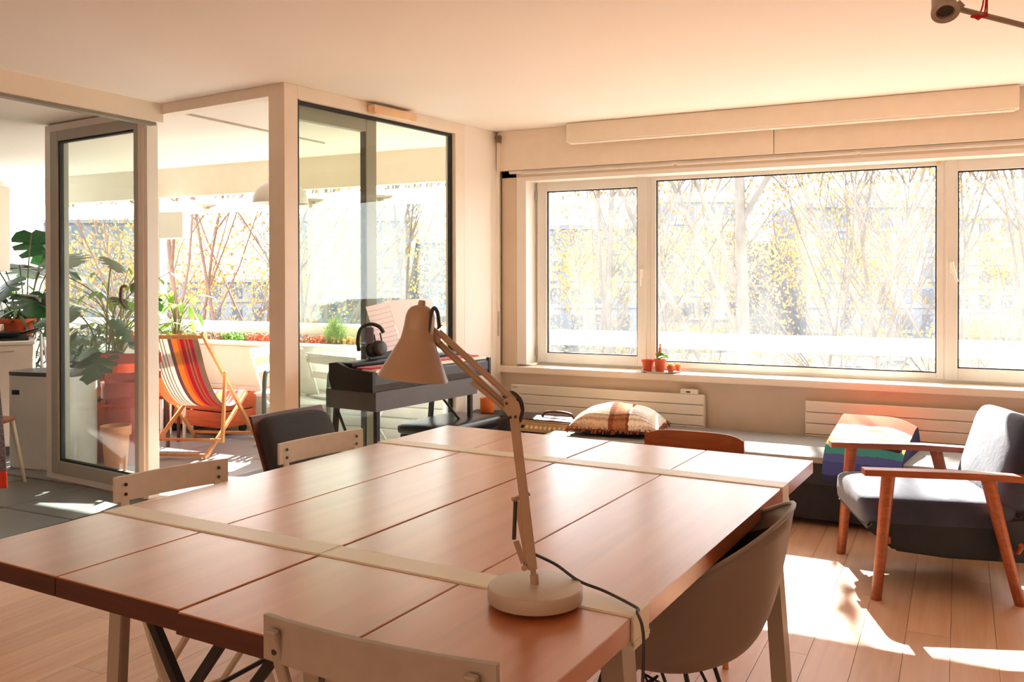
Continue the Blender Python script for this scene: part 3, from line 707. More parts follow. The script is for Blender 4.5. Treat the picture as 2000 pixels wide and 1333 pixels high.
# power cable lying on the table and over its edge
bm=bmn()
cp=[LP(1042,1082)]+[PZ(x,y,.757+dz)-LB for x,y,dz in ((1085,1103,.055),(1130,1135,.03),(1180,1155,.008),(1222,1176,.004),(1246,1190,.004))]
cp=[cp[0]]+[lrot(p,-YAW) for p in cp[1:]]
e=[Vector((-.548,1.625,.763)),Vector((-.530,1.60,.748)),Vector((-.524,1.59,.70)),Vector((-.524,1.57,.55)),Vector((-.525,1.56,.3)),Vector((-.52,1.55,.01)),Vector((-.5,1.9,.006))]
cp+= [lrot(p-LB,-YAW) for p in e]
tube(bm,sm_curve(cp,8),.0032,8); part('power_cable',bm,M_cable,lamp,True)

# ================================================================== BLUE ARMCHAIR
def armchair(label,loc,rz,wood_m,seat_m,body_m,sc=1,name='armchair',group=None):
    """front faces local -x; half depth .29, half width .31"""
    t=thing(name,label,'armchair',loc,rz,group)
    for s in (-1,1):
        y=s*.33
        bm=bmn(); tube(bm,[(-.24,y,.545),(-.29,y,0)],[.029,.0215],14); part('leg',bm,wood_m,t,True)
        bm=bmn(); tube(bm,[(.165,y,.545),(.30,y,0)],[.029,.0215],14); part('leg',bm,wood_m,t,True)
        bm=bmn(); prism(bm,[(-.345,.545),(-.345,.572),(.10,.568),(.50,.548),(.50,.525),(.10,.538)],y-.032,y+.032); part('armrest',bm,wood_m,t)
    # upholstered base with slanted front
    bm=bmn(); prism(bm,[(-.30,.33),(-.325,.30),(-.20,.20),(.02,.175),(.36,.165),(.50,.50),(.55,.70),(.50,.73),(.33,.36)],-.285,.285)
    bmesh.ops.bevel(bm,geom=bm.edges[:],offset=.012,segments=2,affect='EDGES'); part('upholstered_base',bm,body_m,t,True)
    def sag(p): q=p.copy(); q.z+=.015*(1-(abs(p.y)/.3)**2)*(1 if p.z>0 else 0)-.08*(p.x+.0)*.25; return q
    bm=bmn(); superblob(bm,(-.005,0,.362),(.335,.29,.075),.38,.25,40,14,sag); part('seat_cushion',bm,seat_m,t,True)
    def lean(p): q=Vector((p.z,p.y,-p.x)); a=.30; return Vector((q.x*math.cos(a)+q.z*math.sin(a),q.y,-q.x*math.sin(a)+q.z*math.cos(a)))
    bm=bmn(); superblob(bm,(.355,0,.575),(.215,.285,.085),.4,.3,40,14,lean); part('back_cushion',bm,seat_m,t,True)
    bm=bmn()
    for s in (-1,1): tube(bm,[(.30,s*.30,.22),(.30,s*.34,.26)],.012)
    bar(bm,(.25,-.33,.24),(.25,.33,.24),.02,.03); bar(bm,(-.24,-.33,.26),(-.24,.33,.26),.02,.03); part('cross_rail',bm,wood_m,t)
    return t
armchair('navy velvet armchair with teak arms on the sunlit floor',(-.155,4.59,0),math.radians(19),M_teak,M_velvet,M_velvetd)

# charcoal armchair, left, seen from its side behind the table
TL=PD(497,822,3.95); TR=PD(625,792,4.3); d=TR-TL; ang=math.atan2(d.y,d.x)
c=(TL+TR)/2; W=(TR-TL).xy.length
t=thing('lounge_chair','charcoal fabric lounge chair with dark wooden shell, left of the piano','armchair',(c.x,c.y,0),ang)
# local x along back, local -y = direction it faces
zt=c.z
def backq(u,v,off): # u across, v down the back
    z=zt-v*.50; y=-.02-v*.20+off; return Vector(((u-.5)*W,y,z))
bm=bmn()
for off in (.02,.035): grid(bm,lambda u,v:backq(u*1.08-.04,v*1.05-.02,off),1,1)
bmesh.ops.bridge_loops(bm,edges=[e_ for e_ in bm.edges if e_.is_boundary]); part('back_shell',bm,M_walnut,t)
def bl(p): return Vector((p.x,-.27*0-.12+p.z+(p.y)*.40-.0, zt-.24+p.y)) 
bm=bmn(); superblob(bm,(0,0,0),(W/2+.0,.24,.05),.35,.25,36,12,bl); part('back_cushion',bm,M_charc,t,True)
bm=bmn(); superblob(bm,(0,-.48,.36),(W/2+.0,.27,.06),.35,.25,36,12); part('seat_cushion',bm,M_charc,t,True)
bm=bmn(); box(bm,(0,-.46,.285),(W+.06,.56,.03),None,.004); part('seat_frame',bm,M_walnut,t)
for s in (-1,1):
    bm=bmn(); bar(bm,(s*(W/2+.03),-.02,.50),(s*(W/2+.03),-.62,.53),.045,.022,bev=.004); part('armrest',bm,M_walnut,t)
    for y_,yb_ in ((-.10,.02),(-.62,-.70)):
        bm=bmn(); tube(bm,[(s*(W/2+.03),y_,.52),(s*(W/2+.03),yb_,0)],[.018,.012],10); part('leg',bm,M_walnut,t,True)

# ================================================================== SHELL CHAIR (right)
def shell_chair():
    t=thing('shell_chair','taupe bucket chair with dark seat liner and wire base at the right table side','chair',(-.765,2.38,0),math.radians(183))
    # faces local +x ; back at -x
    def rimz(th): # th=0 front (+x)
        c=math.cos(th); b=(1-c)/2 # 0 front,1 back
        return .435+.225*min(1,max(0,(b-.08)/.32))**.8+ .145*max(0,(b-.62)/.38)**1.2
    def S_(th,t_,o):
        zr=rimz(th)+o*.0; R_x=.27 if math.cos(th)>0 else .30; R_y=.285; back=max(0,-math.cos(th))
        r=(1-(1-t_)**2.2)**.62; zz=.385+(zr-.385)*(t_**2.4)
        sx=math.copysign(abs(math.cos(th))**.85,math.cos(th))*R_x; sy=math.copysign(abs(math.sin(th))**.85,math.sin(th))*R_y*(1-.12*max(0,back-.5)*2)
        x=sx*r-.03-back*.05*t_**3; y=sy*r
        k=1-o/.3*t_; return Vector((x*k,y*k,zz+o*(1-t_)))
    def surf(o,n_=48,m_=18,t0=0,t1=1):
        bm=bmn(); rows=[[bm.verts.new(S_(2*PI*i/n_,t0+(t1-t0)*j/m_,o)) for i in range(n_)] for j in range(1,m_+1)]; c=bm.verts.new(S_(0,0,o)+Vector((0,0,0)))
        for a,b in zip(rows,rows[1:]):
            for i in range(n_): bm.faces.new((a[i],a[(i+1)%n_],b[(i+1)%n_],b[i]))
        for i in range(n_): bm.faces.new((rows[0][i],rows[0][(i+1)%n_],c))
        return bm
    part('shell',surf(0),M_shell,t,True,solid=.005)
    bm=bmn(); ri=[S_(2*PI*i/48,1,0) for i in range(49)]; tube(bm,ri,.0065,8,False); part('rim',bm,M_shell,t,True)
    part('seat_liner',surf(.012,48,16,0,.93),M_liner,t,True,solid=.008)
    for sx in (-1,1):
        for sy in (-1,1):
            bm=bmn(); tube(bm,[(sx*.10-.02,sy*.12,.40),(sx*.21-.02,sy*.20,0)],.0065,8); tube(bm,[(sx*.03-.02,sy*.12,.40),(sx*.205-.02,sy*.196,.02)],.0045,8)
            part('leg',bm,M_blackm,t,True)
    bm=bmn()
    for sy in (-1,1): tube(bm,[(.17,sy*.175,.13),(-.21,sy*.175,.13),],.004,6); tube(bm,[(.10,sy*.12,.395),(-.14,-sy*.12,.395)],.004,6)
    for sx in (-1,1): tube(bm,[(sx*.17-.02,-.17,.13),(-sx*.02,0,.30),(sx*.17-.02,.17,.13)],.004,6)
    part('wire_brace',bm,M_blackm,t,True)
    return t
shell_chair()
# bent-wood chair at far end
c=PZ(1357,866,.775); ax_=PZ(1455,872,.775)
t=thing('bentwood_chair','brown plywood chair, only its curved back showing over the far table edge','chair',((PY(1357,862,3.60)).x,3.42,0),0)
WB=.41
bm=bmn()
def fb_(u,v,o):
    x=(u-.5)*WB; return Vector((x,.18+o-.03*(1-(2*u-1)**2)*-1*0+.03*(2*u-1)**2*-1,.60+v*.175*(1-.12*abs(2*u-1)**6)+.0))
v0=grid(bm,lambda u,v:fb_(u,v,0),16,3); v1=grid(bm,lambda u,v:fb_(u,v,.012),16,3)
bmesh.ops.bridge_loops(bm,edges=[e_ for e_ in bm.edges if e_.is_boundary]); part('backrest',bm,M_bent,t,True)
bm=bmn(); superblob(bm,(0,-.03,.45),(.21,.20,.012),.5,.5,28,8); part('seat',bm,M_bent,t,True)
for s in (-1,1):
    bm=bmn(); tube(bm,[(s*.15,.16,.70),(s*.15,.13,.45),(s*.18,.20,0)],[.013,.016,.011],10); part('leg',bm,M_beech,t,True)
    bm=bmn(); tube(bm,[(s*.15,-.13,.44),(s*.22,-.22,0)],[.018,.011],10); part('leg',bm,M_beech,t,True)

# ================================================================== BENCH, CUSHIONS, RADIATORS
b=thing('daybed','long low daybed with grey top under the window','bench',(-1.2,5.62,0),0)
def bx2(name,lo,hi,m,par,bev=.01,seg=2,smooth=True,**k):
    bm=bmn(); lo=Vector(lo);hi=Vector(hi); box(bm,(0,0,0),tuple(hi-lo),None,bev,seg); return part(name,bm,m,par,smooth,loc=(lo+hi)/2,**k)
bx2('mattress',(-1.17,-.44,.25),(2.1,.27,.385),M_benchd,b,.02,3); bx2('top_cover',(-1.175,-.455,.375),(2.105,.275,.41),M_bench,b,.016,3,label='light grey fabric top')
bx2('base',(-1.15,-.36,.04),(2.08,.26,.252),M_benchd,b,.006)
bx2('end_panel',(-1.19,-.37,.0),(-1.172,.26,.36),M_benchd,b,.003)
for x in (-1.0,.5,1.9):
    for y in (-.17,.2): bx2('foot',(x-.03,y-.03,0),(x+.03,y+.03,.045),M_black,b,.003)
# crochet cushion
crochet=stripes('crochet_cushion',[(0,'#d8b090'),(.14,'#dcc0a4'),(.40,'#d6bfa6'),(.47,'#8a5036'),(.52,'#a8704c'),(.64,'#8c5238'),(.665,'#efe6d8'),(.85,'#e3d6c4'),(.95,'#9a6044')],'X',1/.66,.5,.95,wob=.03,bump=1,knit=14)
t=thing('cushion','crocheted cushion in cream, beige and brown on the daybed','cushion',(-1.96,5.44,.41),math.radians(8))
def pil(u,v,top):
    X=2*u-1; Y=2*v-1; ex=.29*(1-.07*(1-abs(Y)**2.0)*abs(X)**3); ey=.215*(1-.07*(1-abs(X)**2.0)*abs(Y)**3)
    h=max(0,(1-abs(X)**2.6)*(1-abs(Y)**2.6))**.55
    z=.050+(.135*h if top else -.05*h**.6)+(.012*math.sin(5*X+2)*math.cos(4*Y))*h
    return Vector((X*ex,Y*ey,z))
bm=bmn(); grid(bm,lambda u,v:pil(u,v,True),36,30); part('cover',bm,crochet,t,True)
bm=bmn(); grid(bm,lambda u,v:pil(u,v,False),28,22); part('underside',bm,M_knit,t,True,label='dark brown underside')
bm=bmn(); rr=random.Random(3)
for i in range(300):
    q=(i/300)*4; k=int(q); f=q-k; u,v=((f,0),(1,f),(1-f,1),(0,1-f))[k]; p=pil(u,v,True); n_=Vector((p.x,p.y,0)).normalized()
    tube(bm,[p-n_*.012+Vector((0,0,.012)),p+n_*.006+Vector((rr.uniform(-.01,.01),rr.uniform(-.01,.01),rr.uniform(-.03,.0)))],.0045,4)
part('fringe',bm,mat('fringe_wool','#8c4c30',.95),t,kind='stuff')
# striped cushion
serape=stripes('serape_stripes',[(0,'#2b3350'),(.07,'#3f4a86'),(.16,'#4c5a9a'),(.21,'#3f8f8c'),(.285,'#e8b04a'),(.36,'#f3cf86'),(.375,'#cc8a76'),(.40,'#c4b8ac'),(.43,'#77839a'),(.438,'#c4b8ac'),(.47,'#c8905c'),(.50,'#c4b8ac'),(.53,'#5a5f78'),(.54,'#b83a1a'),(1.0,'#d8401e')],'V',1,0,.95,wob=.02,bump=.8)
pl=PZ(1690,890,.5); t=thing('cushion','striped woven cushion in orange, cream and blue on the daybed behind the armchair','cushion',(-.46,5.45,.40),math.radians(-3))
prof_=[Vector((0,-.325,-.11)),Vector((0,-.325,-.02)),Vector((0,-.28,.075)),Vector((0,-.18,.115)),Vector((0,-.02,.15)),Vector((0,.12,.185)),Vector((0,.2,.19)),Vector((0,.235,.12)),Vector((0,.24,.02))]
pc=sm_curve(prof_,5)
def sfn(u,v):
    q=pc[min(int(v*(len(pc)-1)),len(pc)-1)]; k=1-.25*max(0,(u-.6)/.4)**2; x=(u-.5)*.40+v*.05; return Vector((x,q.y,q.z*k-.0))
bm=bmn(); grid(bm,sfn,14,len(pc)-1)
for u in (0,1):
    vs_=[bm.verts.new(sfn(u,j/(len(pc)-1))) for j in range(len(pc))]; bm.faces.new(vs_)
part('cover',bm,serape,t,True)
bx2('filling',(-.17,-.27,-.0+.022),(.20,.21,.10),M_benchd,t,.02)

def radiator(label,x0,x1,zt,n_,loc_y,h_=.0700,group='low horizontal panel radiators'):
    t=thing('radiator',label,'radiator',((x0+x1)/2,loc_y,0),0,group); W=x1-x0
    for i in range(n_):
        z1=zt-i*h_; bx2('panel',(-W/2,-.022,z1-h_+.004),(W/2,.008,z1),M_radi,t,.003,1,False)
    for s in (-1,1): bx2('end_cap',(s*(W/2)-.004,-.014,zt-n_*h_),(s*(W/2)+.004,.030,zt-.003),M_radi,t,.001,1,False)
    bx2('back_panel',(-W/2+.03,.008,zt-n_*h_+.01),(W/2-.03,.05,zt-.01),M_radi,t,.002,1,False)
    return t
r1=radiator('cream radiator with thermostat box, left under the window',-2.967,-1.528,.622,6,5.925)
bx2('thermostat',(.72-.16,-.02,.624),(.72-.04,.02,.655),M_radi,r1,.003,1,False); bx2('display',(.72-.12,-.023,.634),(.72-.09,-.018,.643),M_gasket,r1,0.001,1,False)
bx2('badge',(-.71,-.0245,.595),(-.67,-.0215,.61),mat('badge_grey','#cfc8ba',.4),r1,.0005,1,False)
r2=radiator('cream radiator behind the blue armchair, right under the window',-.872,.62,.622,7,5.925)

# blind cassette and chain
t=thing('blind_cassette','long cream roller blind cassette mounted high above the window','blind',(-1.09,5.84,2.42),0)
bx2('cassette',(-1.39,-.04,-.055),(1.393,.07,.078),M_cream,t,.003,1,False)
bx2('bottom_rail',(-1.37,-.03,-.066),(1.37,.02,-.054),M_white,t,.002,1,False)
pc0=PX(966,272,-3.085)
t=thing('blind_mechanism','small brown chain gear of the blind in the room corner','blind',(-3.06,5.89,2.44),0)
bm=bmn(); box(bm,(0,0,0),(.03,.04,.05),None,.005); tube(bm,[(-.02,-.01,.01),(.02,-.01,.01)],.018,12); part('gear',bm,mat('old_brass','#7a6a52',.5,metal=.3),t)
bm=bmn(); tube(bm,[(-.006,-.012,0),(-.006,-.01,-1.75)],.004,6); tube(bm,[(.008,-.012,0),(.008,-.01,-1.75)],.0025,6); part('chain',bm,M_cream,t)
bm=bmn(); tube(bm,[(.0,-.012,-1.28),(.0,-.012,-1.46)],.006,8); part('cord_weight',bm,mat('cord_grey','#a79b8c',.6),t)
bm=bmn(); tube(bm,[(0,0,2.20),(0,0,.76)],.005,6); tag(part('wall_cable',bm,mat('dark_cable','#5b5148',.7),loc=(-3.078,5.966,0)),'thin dark cable running down the corner left of the window','cable')

# potted cacti on tray
tp=PY(1291,722,6.02); tp.z=.752
t=thing('tray','round silver tray on the window sill','tray',tp,0)
bm=bmn(); lathe(bm,[(.0005,.004),(.10,.004),(.125,.010),(.14,.014),(.141,.011),(.12,.002),(.0005,0)],40); part('dish',bm,M_chrome,t,True)
def pot(bm,r,h): lathe(bm,[(.0005,0),(r*.75,0),(r*.93,h*.8),(r*1.05,h*.8),(r*1.08,h),(r*.95,h),(r*.9,h*.86),(.0005,h*.86)],24)
def potted(label,loc,r,h,kind,name='potted_cactus',dark=False,group='potted plants on the tray'):
    t=thing(name,label,'plant',loc,0,group); bm=bmn(); pot(bm,r,h); part('pot',bm,M_terra,t,True)
    bm=bmn(); lathe(bm,[(.0005,h*.9),(r*.92,h*.87)],16); part('soil',bm,M_soil,t)
    rr=random.Random(int(r*1e4)); bm=bmn()
    if kind=='leafy':
        for i in range(26):
            a=rr.uniform(0,6.28); e_=rr.uniform(.3,1.2); d=Vector((math.cos(a)*math.cos(e_),math.sin(a)*math.cos(e_),math.sin(e_)))*rr.uniform(.03,.055)
            superblob(bm,Vector((0,0,h*.95))+d,(.011,.006,.006),1,1,6,5)
        part('leaves',bm,M_leafl,t,True)
        bm=bmn(); superblob(bm,(.0,0,h+.06),(.010,.010,.035),1,1,10,8); superblob(bm,(-.008,0,h+.045),(.012,.012,.012),1,1); superblob(bm,(.0,0,h+.10),(.008,.008,.008),1,1); part('stem',bm,mat('orange_cactus_bloom','#c8763a',.7),t,True)
    elif kind=='round':
        for i in range(8): a=i*.785; superblob(bm,(math.cos(a)*r*.5,math.sin(a)*r*.5,h+.004),(.008,.008,.012),1,1,8,6)
        part('leaves',bm,mat('pale_succulent','#c9c47a',.6),t,True)
    return t
zt_=.7665
potted('wide red clay pot without growth, leftmost on the sill tray',(tp.x-.095,tp.y,zt_-.008),.042,.075,'none','clay_pot')
potted('orange clay pot with green succulent and orange bloom on the sill tray',(tp.x+.0,tp.y-.02,zt_-.008),.040,.085,'leafy')
potted('small clay pot with yellowish succulent on the sill tray',(tp.x+.072,tp.y-.012,zt_-.008),.026,.042,'round')
potted('smallest clay pot, at the right end of the sill tray',(tp.x+.108,tp.y+.035,zt_-.004),.020,.040,'round')

# ================================================================== AMP, SPEAKER, CANDLE
ap=PY(985,815,5.45)
t=thing('guitar_amplifier','dark oxblood guitar amplifier with gold control panel beside the daybed','amplifier',(-2.42,5.52,0),math.radians(-2))
TA=.465
bx2('cabinet',(-.32,-.12,.01),(.31,.14,TA),mat('oxblood_leatherette','#3a1c1e',.45,vary=.15,bump=.3,scale=60),t,.012)
bx2('control_panel',(-.29,-.128,TA-.088),(.28,-.118,TA-.022),mat('brushed_gold','#c9a878',.35,metal=.4),t,.002,1,False)
for i in range(12):
    bm=bmn(); tube(bm,[(0,0,0),(0,-.014,0)],.0105,12); tube(bm,[(0,-.014,0),(0,-.018,0)],.006,10); part('knob',bm,mat('cream_knob','#efe4cc',.4) if i>0 else M_black,t,True,loc=(-.20+i*.034,-.128,TA-.055))
bx2('power_switch',(.235,-.136,TA-.075),(.258,-.127,TA-.035),mat('amber_switch','#a0622a',.4),t,.002,1,False)
bx2('grille',(-.29,-.126,.04),(.28,-.118,TA-.098),mat('black_grille','#1b1a1d',.9,bump=.6,bscale=400),t,.002,1,False)
bm=bmn(); tube(bm,sm_curve([(-.12,0,TA+.0),(-.09,0,TA+.03),(0,0,TA+.038),(.09,0,TA+.03),(.12,0,TA)]),.010,8); part('carry_handle',bm,M_walnut,t,True)
bx2('piping',(-.318,-.1215,TA-.018),(.308,-.118,TA-.012),mat('cream_piping','#d8b48c',.5),t,.001,1,False)
fc=bpy.data.curves.new('logo_text','FONT'); fc.body='Marshall'; fc.size=.07; fc.extrude=.002; fc.shear=.35; fc.align_x='CENTER'
fo=bpy.data.objects.new('logo_tmp',fc); COL.objects.link(fo); bpy.context.view_layer.update()
me=bpy.data.meshes.new_from_object(fo.evaluated_get(bpy.context.evaluated_depsgraph_get())); bpy.data.objects.remove(fo)
part('logo',me,mat('white_script','#efe6da',.4),t,loc=(-.06,-.129,TA-.152),rot=(PI/2,0,0),label='white slanted script logo')

t=thing('speaker','black studio speaker on the floor between piano and amplifier','speaker',(-2.98,5.55,0),math.radians(8))
bx2('cabinet',(-.13,-.13,0),(.13,.13,.46),mat('speaker_black','#1c1f25',.45),t,.006)
bx2('front_baffle',(-.12,-.138,.02),(.12,-.129,.44),mat('speaker_front','#2b3038',.5),t,.004)
bm=bmn(); lathe(bm,[(.085,0),(.08,.006),(.06,-.012),(.0005,-.02)],28,(0,-.138,.16),(0,-1,0)); part('woofer',bm,M_black,t,True)
bm=bmn(); lathe(bm,[(.035,0),(.03,.004),(.0005,.01)],20,(0,-.138,.36),(0,-1,0)); part('tweeter',bm,M_dmetal,t,True)
t=thing('candle_glass','orange candle glass standing on the black speaker','candle',(-2.985,5.56,.46),0)
bm=bmn(); lathe(bm,[(.0005,0),(.045,0),(.05,.01),(.05,.10),(.046,.10),(.044,.08),(.0005,.08)],28); part('glass',bm,M_orange,t,True)
bm=bmn(); tube(bm,[(0,0,.08),(0,0,.092)],.002,6); part('wick',bm,M_black,t)

# ================================================================== PIANO, DESK, STOOL, HEADPHONES, SHEETS
PA=math.radians(83.4); PO=Vector((-2.93,4.09,0))
def pw_(x,y,z): return PO+lrot((x,y,z),PA)+Vector((0,0,0))
t=thing('keyboard_desk','graphite desk with angled black legs under the digital piano','desk',PO,PA)
bm=bmn(); zb,zt2=.655,.765
for lo,hi in (((.04,.0,zb),(1.02,.018,zt2)),((.04,.37,zb),(1.02,.388,zt2)),((.04,.018,zb),(.058,.37,zt2)),((1.002,.018,zb),(1.02,.37,zt2)),((.058,.018,zb),(1.002,.37,zb+.015))):
    box(bm,(Vector(lo)+Vector(hi))/2,tuple(Vector(hi)-Vector(lo)),None,.001)
part('tray_frame',bm,M_standg,t)
for x in (.08,.98):
    s=-1 if x<.5 else 1
    bm=bmn(); bar(bm,(x,.03,zb),(x,.03,0),.026,.026,up=(0,1,0)); part('leg',bm,M_blackm,t)
    bm=bmn(); bar(bm,(x,.34,zb),(x+s*.0-.0,.42-.02,0),.026,.026,up=(0,1,0)); part('leg',bm,M_blackm,t)
    bm=bmn(); bar(bm,(x,.04,.10),(x,.38,.10),.02,.02); part('floor_rail',bm,M_blackm,t)
    bm=bmn(); tube(bm,[(x,.06,.12),(x,.33,.63)] if x<.5 else [(x-.0,.03,.40),(x-.28,.03,.65)],.008,8); part('brace',bm,M_blackm,t)
bm=bmn(); bar(bm,(.5,.2,.10),(.98,.2,.10),.02,.02); part('floor_rail',bm,M_blackm,t)
t=thing('digital_piano','black digital piano with red felt strip over its keys','piano',pw_(0,0,.768),PA)
kz=.0
bm=bmn(); prism(bm,[(0,.0),(.30,.0),(.315,.06),(.315,.145),(.26,.15),(.16,.118),(.0,.105),(-.012,.09),(-.012,.04)],0,1.15,'YZ'); part('body',bm,M_keyb,t)
for xx in (0,1.135):
    bm=bmn(); prism(bm,[(-.016,.0),(.30,.0),(.32,.06),(.32,.15),(.26,.158),(.15,.124),(-.016,.112)],xx-.004,xx+.019,'YZ'); part('end_cheek',bm,M_black,t)
bx2('key_bed',(.03,.0,.104),(1.12,.15,.110),M_black,t,.001,1,False)
kw=1.08/44
for i in range(44):
    bx2('white_key',(.035+i*kw,-.008,.108),(.035+(i+1)*kw-.0015,.10,.122),mat('ivory_key','#efe6d6',.3),t,.001,1,False)
bx2('felt_cover',(.05,.045,.122),(1.10,.155,.130),M_felt,t,.002,1,True,label='red felt strip lying over the keys')
bx2('control_strip',(.03,.17,.128),(1.12,.29,.154),M_black,t,.004)
bx2('music_rest',(.28,.26,.15),(.88,.275,.20),M_black,t,.002,1,False)
sheet=stripes('sheet_music',[(0,'#f1e6e2')]+[x_ for i in range(9) for x_ in ((.08+i*.1,'#d8cccb'),(.08+i*.1+.022,'#f1e6e2'))],'V',1,0,.8,bump=0)
def sheetobj(px0,py0,px1,py1,px2,py2,px3,py3,D,m,label):
    a=[PX(px0,py0,D[0]),PX(px1,py1,D[1]),PX(px2,py2,D[2]),PX(px3,py3,D[3])]; c=sum(a,Vector())/4
    bm=bmn(); nn=(a[1]-a[0]).cross(a[3]-a[0]).normalized()*.0006; uv=bm.loops.layers.uv.verify()
    for s_ in (1,-1):
        f=bm.faces.new([bm.verts.new(q-c+nn*s_) for q in a])
        for lp_,u in zip(f.loops,((0,1),(1,1),(1,0),(0,0))): lp_[uv].uv=u
    bmesh.ops.bridge_loops(bm,edges=[e_ for e_ in bm.edges if e_.is_boundary]); return tag(part('sheet_music',bm,m,loc=c),label,'paper')
sheetobj(714,600,757,590,785,680,742,690,(-3.15,-3.14,-3.10,-3.11),sheet,'music sheet with printed staves leaning on the piano rest')
sheetobj(757,587,842,583,860,665,785,675,(-3.14,-3.12,-3.08,-3.10),M_paper,'blank pale sheet right of the printed music, behind the lamp shade')
# headphones
hp=PX(722,692,-3.13); hz=.768+.154
hp=PX(724,697,-3.12)
t=thing('headphones','black over-ear headphones standing on the piano','headphones',(hp.x,hp.y,hz),YAW); t.scale=(1.2,1.2,1.2)
bm=bmn(); R_=.068; cx_,cz_=-.002,.125
pts=[Vector((cx_-.055+.0,0,.045)),Vector((cx_-.06,0,.10)),Vector((cx_-.045,0,.155)),Vector((cx_-.0,0,.178)),Vector((cx_+.045,.0,.165)),Vector((cx_+.066,-.0,.135))]
pp=sm_curve(pts,6)
for yo in (-.010,0,.010): tube(bm,[p_+Vector((0,yo,0)) for p_ in pp],.0085,10)
part('headband',bm,M_black,t,True)
for (cx2,cz2,yo,lab_) in ((.052,.062,-.035,'near'),(.012,.05,.03,'far')):
    ax2=Vector((.75,-.65,.12)).normalized(); c_=Vector((cx2,yo,cz2))
    bm=bmn(); lathe(bm,[(.0005,.022),(.018,.022),(.030,.018),(.036,.008),(.036,-.002)],28,c_,ax2); e1=part('ear_cup',bm,M_keyb,t,True)
    bm=bmn(); lathe(bm,[(.036,-.002),(.040,-.010),(.038,-.022),(.026,-.026),(.0005,-.024)],28,c_,ax2); part('ear_pad',bm,M_leather,t,True)
    bm=bmn(); tube(bm,[c_+ax2*.012+Vector((0,0,.034)),c_+Vector((-.0,0,.075))],.004,8); part('yoke',bm,M_dmetal,t,True)
bx2('lilac_case',(-.03,.02,.01),(.012,.035,.16),mat('lilac_grey','#7d7a9c',.5),t,.004,1,False)
# stool
t=thing('piano_stool','black padded piano stool tucked by the digital piano','stool',(-2.93,4.96,0),math.radians(83.4))
bm=bmn(); superblob(bm,(0,0,.465),(.33,.20,.042),.45,.22,48,14); part('seat_pad',bm,M_leather,t,True)
bx2('seat_frame',(-.30,-.17,.395),(.30,.17,.43),M_black,t,.004)
for sx in (-1,1):
    for sy in (-1,1):
        bm=bmn(); bar(bm,(sx*.27,sy*.145,.40),(sx*.27,sy*.145,0),.03,.03,up=(0,1,0)); part('leg',bm,M_black,t)

# ================================================================== CEILING THINGS
# wall light on the glazed wall header
c=wl(.86,.02,2.452)
t=thing('ceiling_light','slim cream bar fixture on the header above the glazed wall','light fixture',c,aAK)
bx2('housing',(-.20,-.05,-.022),(.20,.012,.026),mat('warm_housing','#e9c49c',.5),t,.006); bx2('diffuser',(-.18,-.045,-.027),(.18,.006,-.021),mat('warm_diffuser','#f3d2a0',.5),t,.002)
# spot lamp with arm, upper right
sD=2.3
def SP(px,py,dy=0): d=PD(px,py,sD+dy); return d
o_=SP(1850,20); t=thing('arm_spotlight','grey ceiling spotlight on a long slanted arm, upper right corner','lamp',o_,0)
def q_(p): return p-o_
bm=bmn(); tube(bm,[q_(SP(1873,18)),q_(SP(2000,50)),q_(SP(2130,85))],.0075,12); part('arm',bm,M_leg,t,True)
bm=bmn(); ax3=(q_(SP(1846,22,-.02))-q_(SP(1838,-22,.03))); ln=ax3.length; axn=ax3.normalized()
lathe(bm,[(.0005,-.03),(.020,-.03),(.024,0),(.030,ln*.8),(.034,ln),(.034,ln+.006),(.022,ln+.004),(.019,ln-.01),(.0005,ln-.012)],36,q_(SP(1838,-22,.03)),axn); part('spot_head',bm,M_leg,t,True)
bm=bmn(); lathe(bm,[(.0005,0),(.018,.001)],28,q_(SP(1838,-22,.03))+axn*(ln-.002),axn); part('lens',bm,mat('dark_lens','#2e3331',.15),t,True)
bm=bmn(); tube(bm,[q_(SP(1866,8)),q_(SP(1876,18))],.014,14); part('ball_joint',bm,M_leg,t,True)
e_=SP(2130,85); bm=bmn(); tube(bm,[q_(e_),q_(Vector((e_.x,e_.y,H)))],.008,10); part('ceiling_rod',bm,M_leg,t,True)
cpos=SP(1915,28); top_=Vector((cpos.x+.02,cpos.y,H))
bm=bmn()
for dx,dy in ((-.012,.0),(.004,.006),(.012,-.004)): tube(bm,sm_curve([top_,cpos+Vector((.012+dx*.3,dy,.05)),cpos+Vector((dx,dy,.0)),cpos+Vector((-.006,dy,-.012))]),.0022,6)
for k in range(3): tube(bm,[cpos+Vector((math.cos(a)*.012-.006+k*.005,math.sin(a)*.012,math.sin(a)*.009-.002)) for a in [i*.7 for i in range(10)]],.0025,6)
superblob(bm,cpos+Vector((-.012,-.01,-.006)),(.012,.006,.005),1,1,8,6)
bmesh.ops.translate(bm,vec=-cpos,verts=bm.verts); tag(part('red_string',bm,M_cord,loc=cpos),'red cord tied round the spotlight arm','cord')
# small crack mark in ceiling
# terrace pendant dome
pdm=PD(548,398,6.6); t=thing('pendant_lamp','white dome pendant lamp hanging over the terrace','lamp',pdm,0)
bm=bmn(); lathe(bm,[(.20,0),(.195,.05),(.17,.10),(.12,.145),(.05,.165),(.02,.17),(.0005,.17)],40); part('dome',bm,M_white,t,True,solid=.004)
bm=bmn(); tube(bm,[(0,0,.165),(0,0,H-pdm.z)],.004,6); part('cord',bm,M_white,t)
bm=bmn(); superblob(bm,(0,0,.06),(.03,.03,.045),1,1); part('bulb',bm,mat('opal_bulb','#efe9df',.3),t,True)
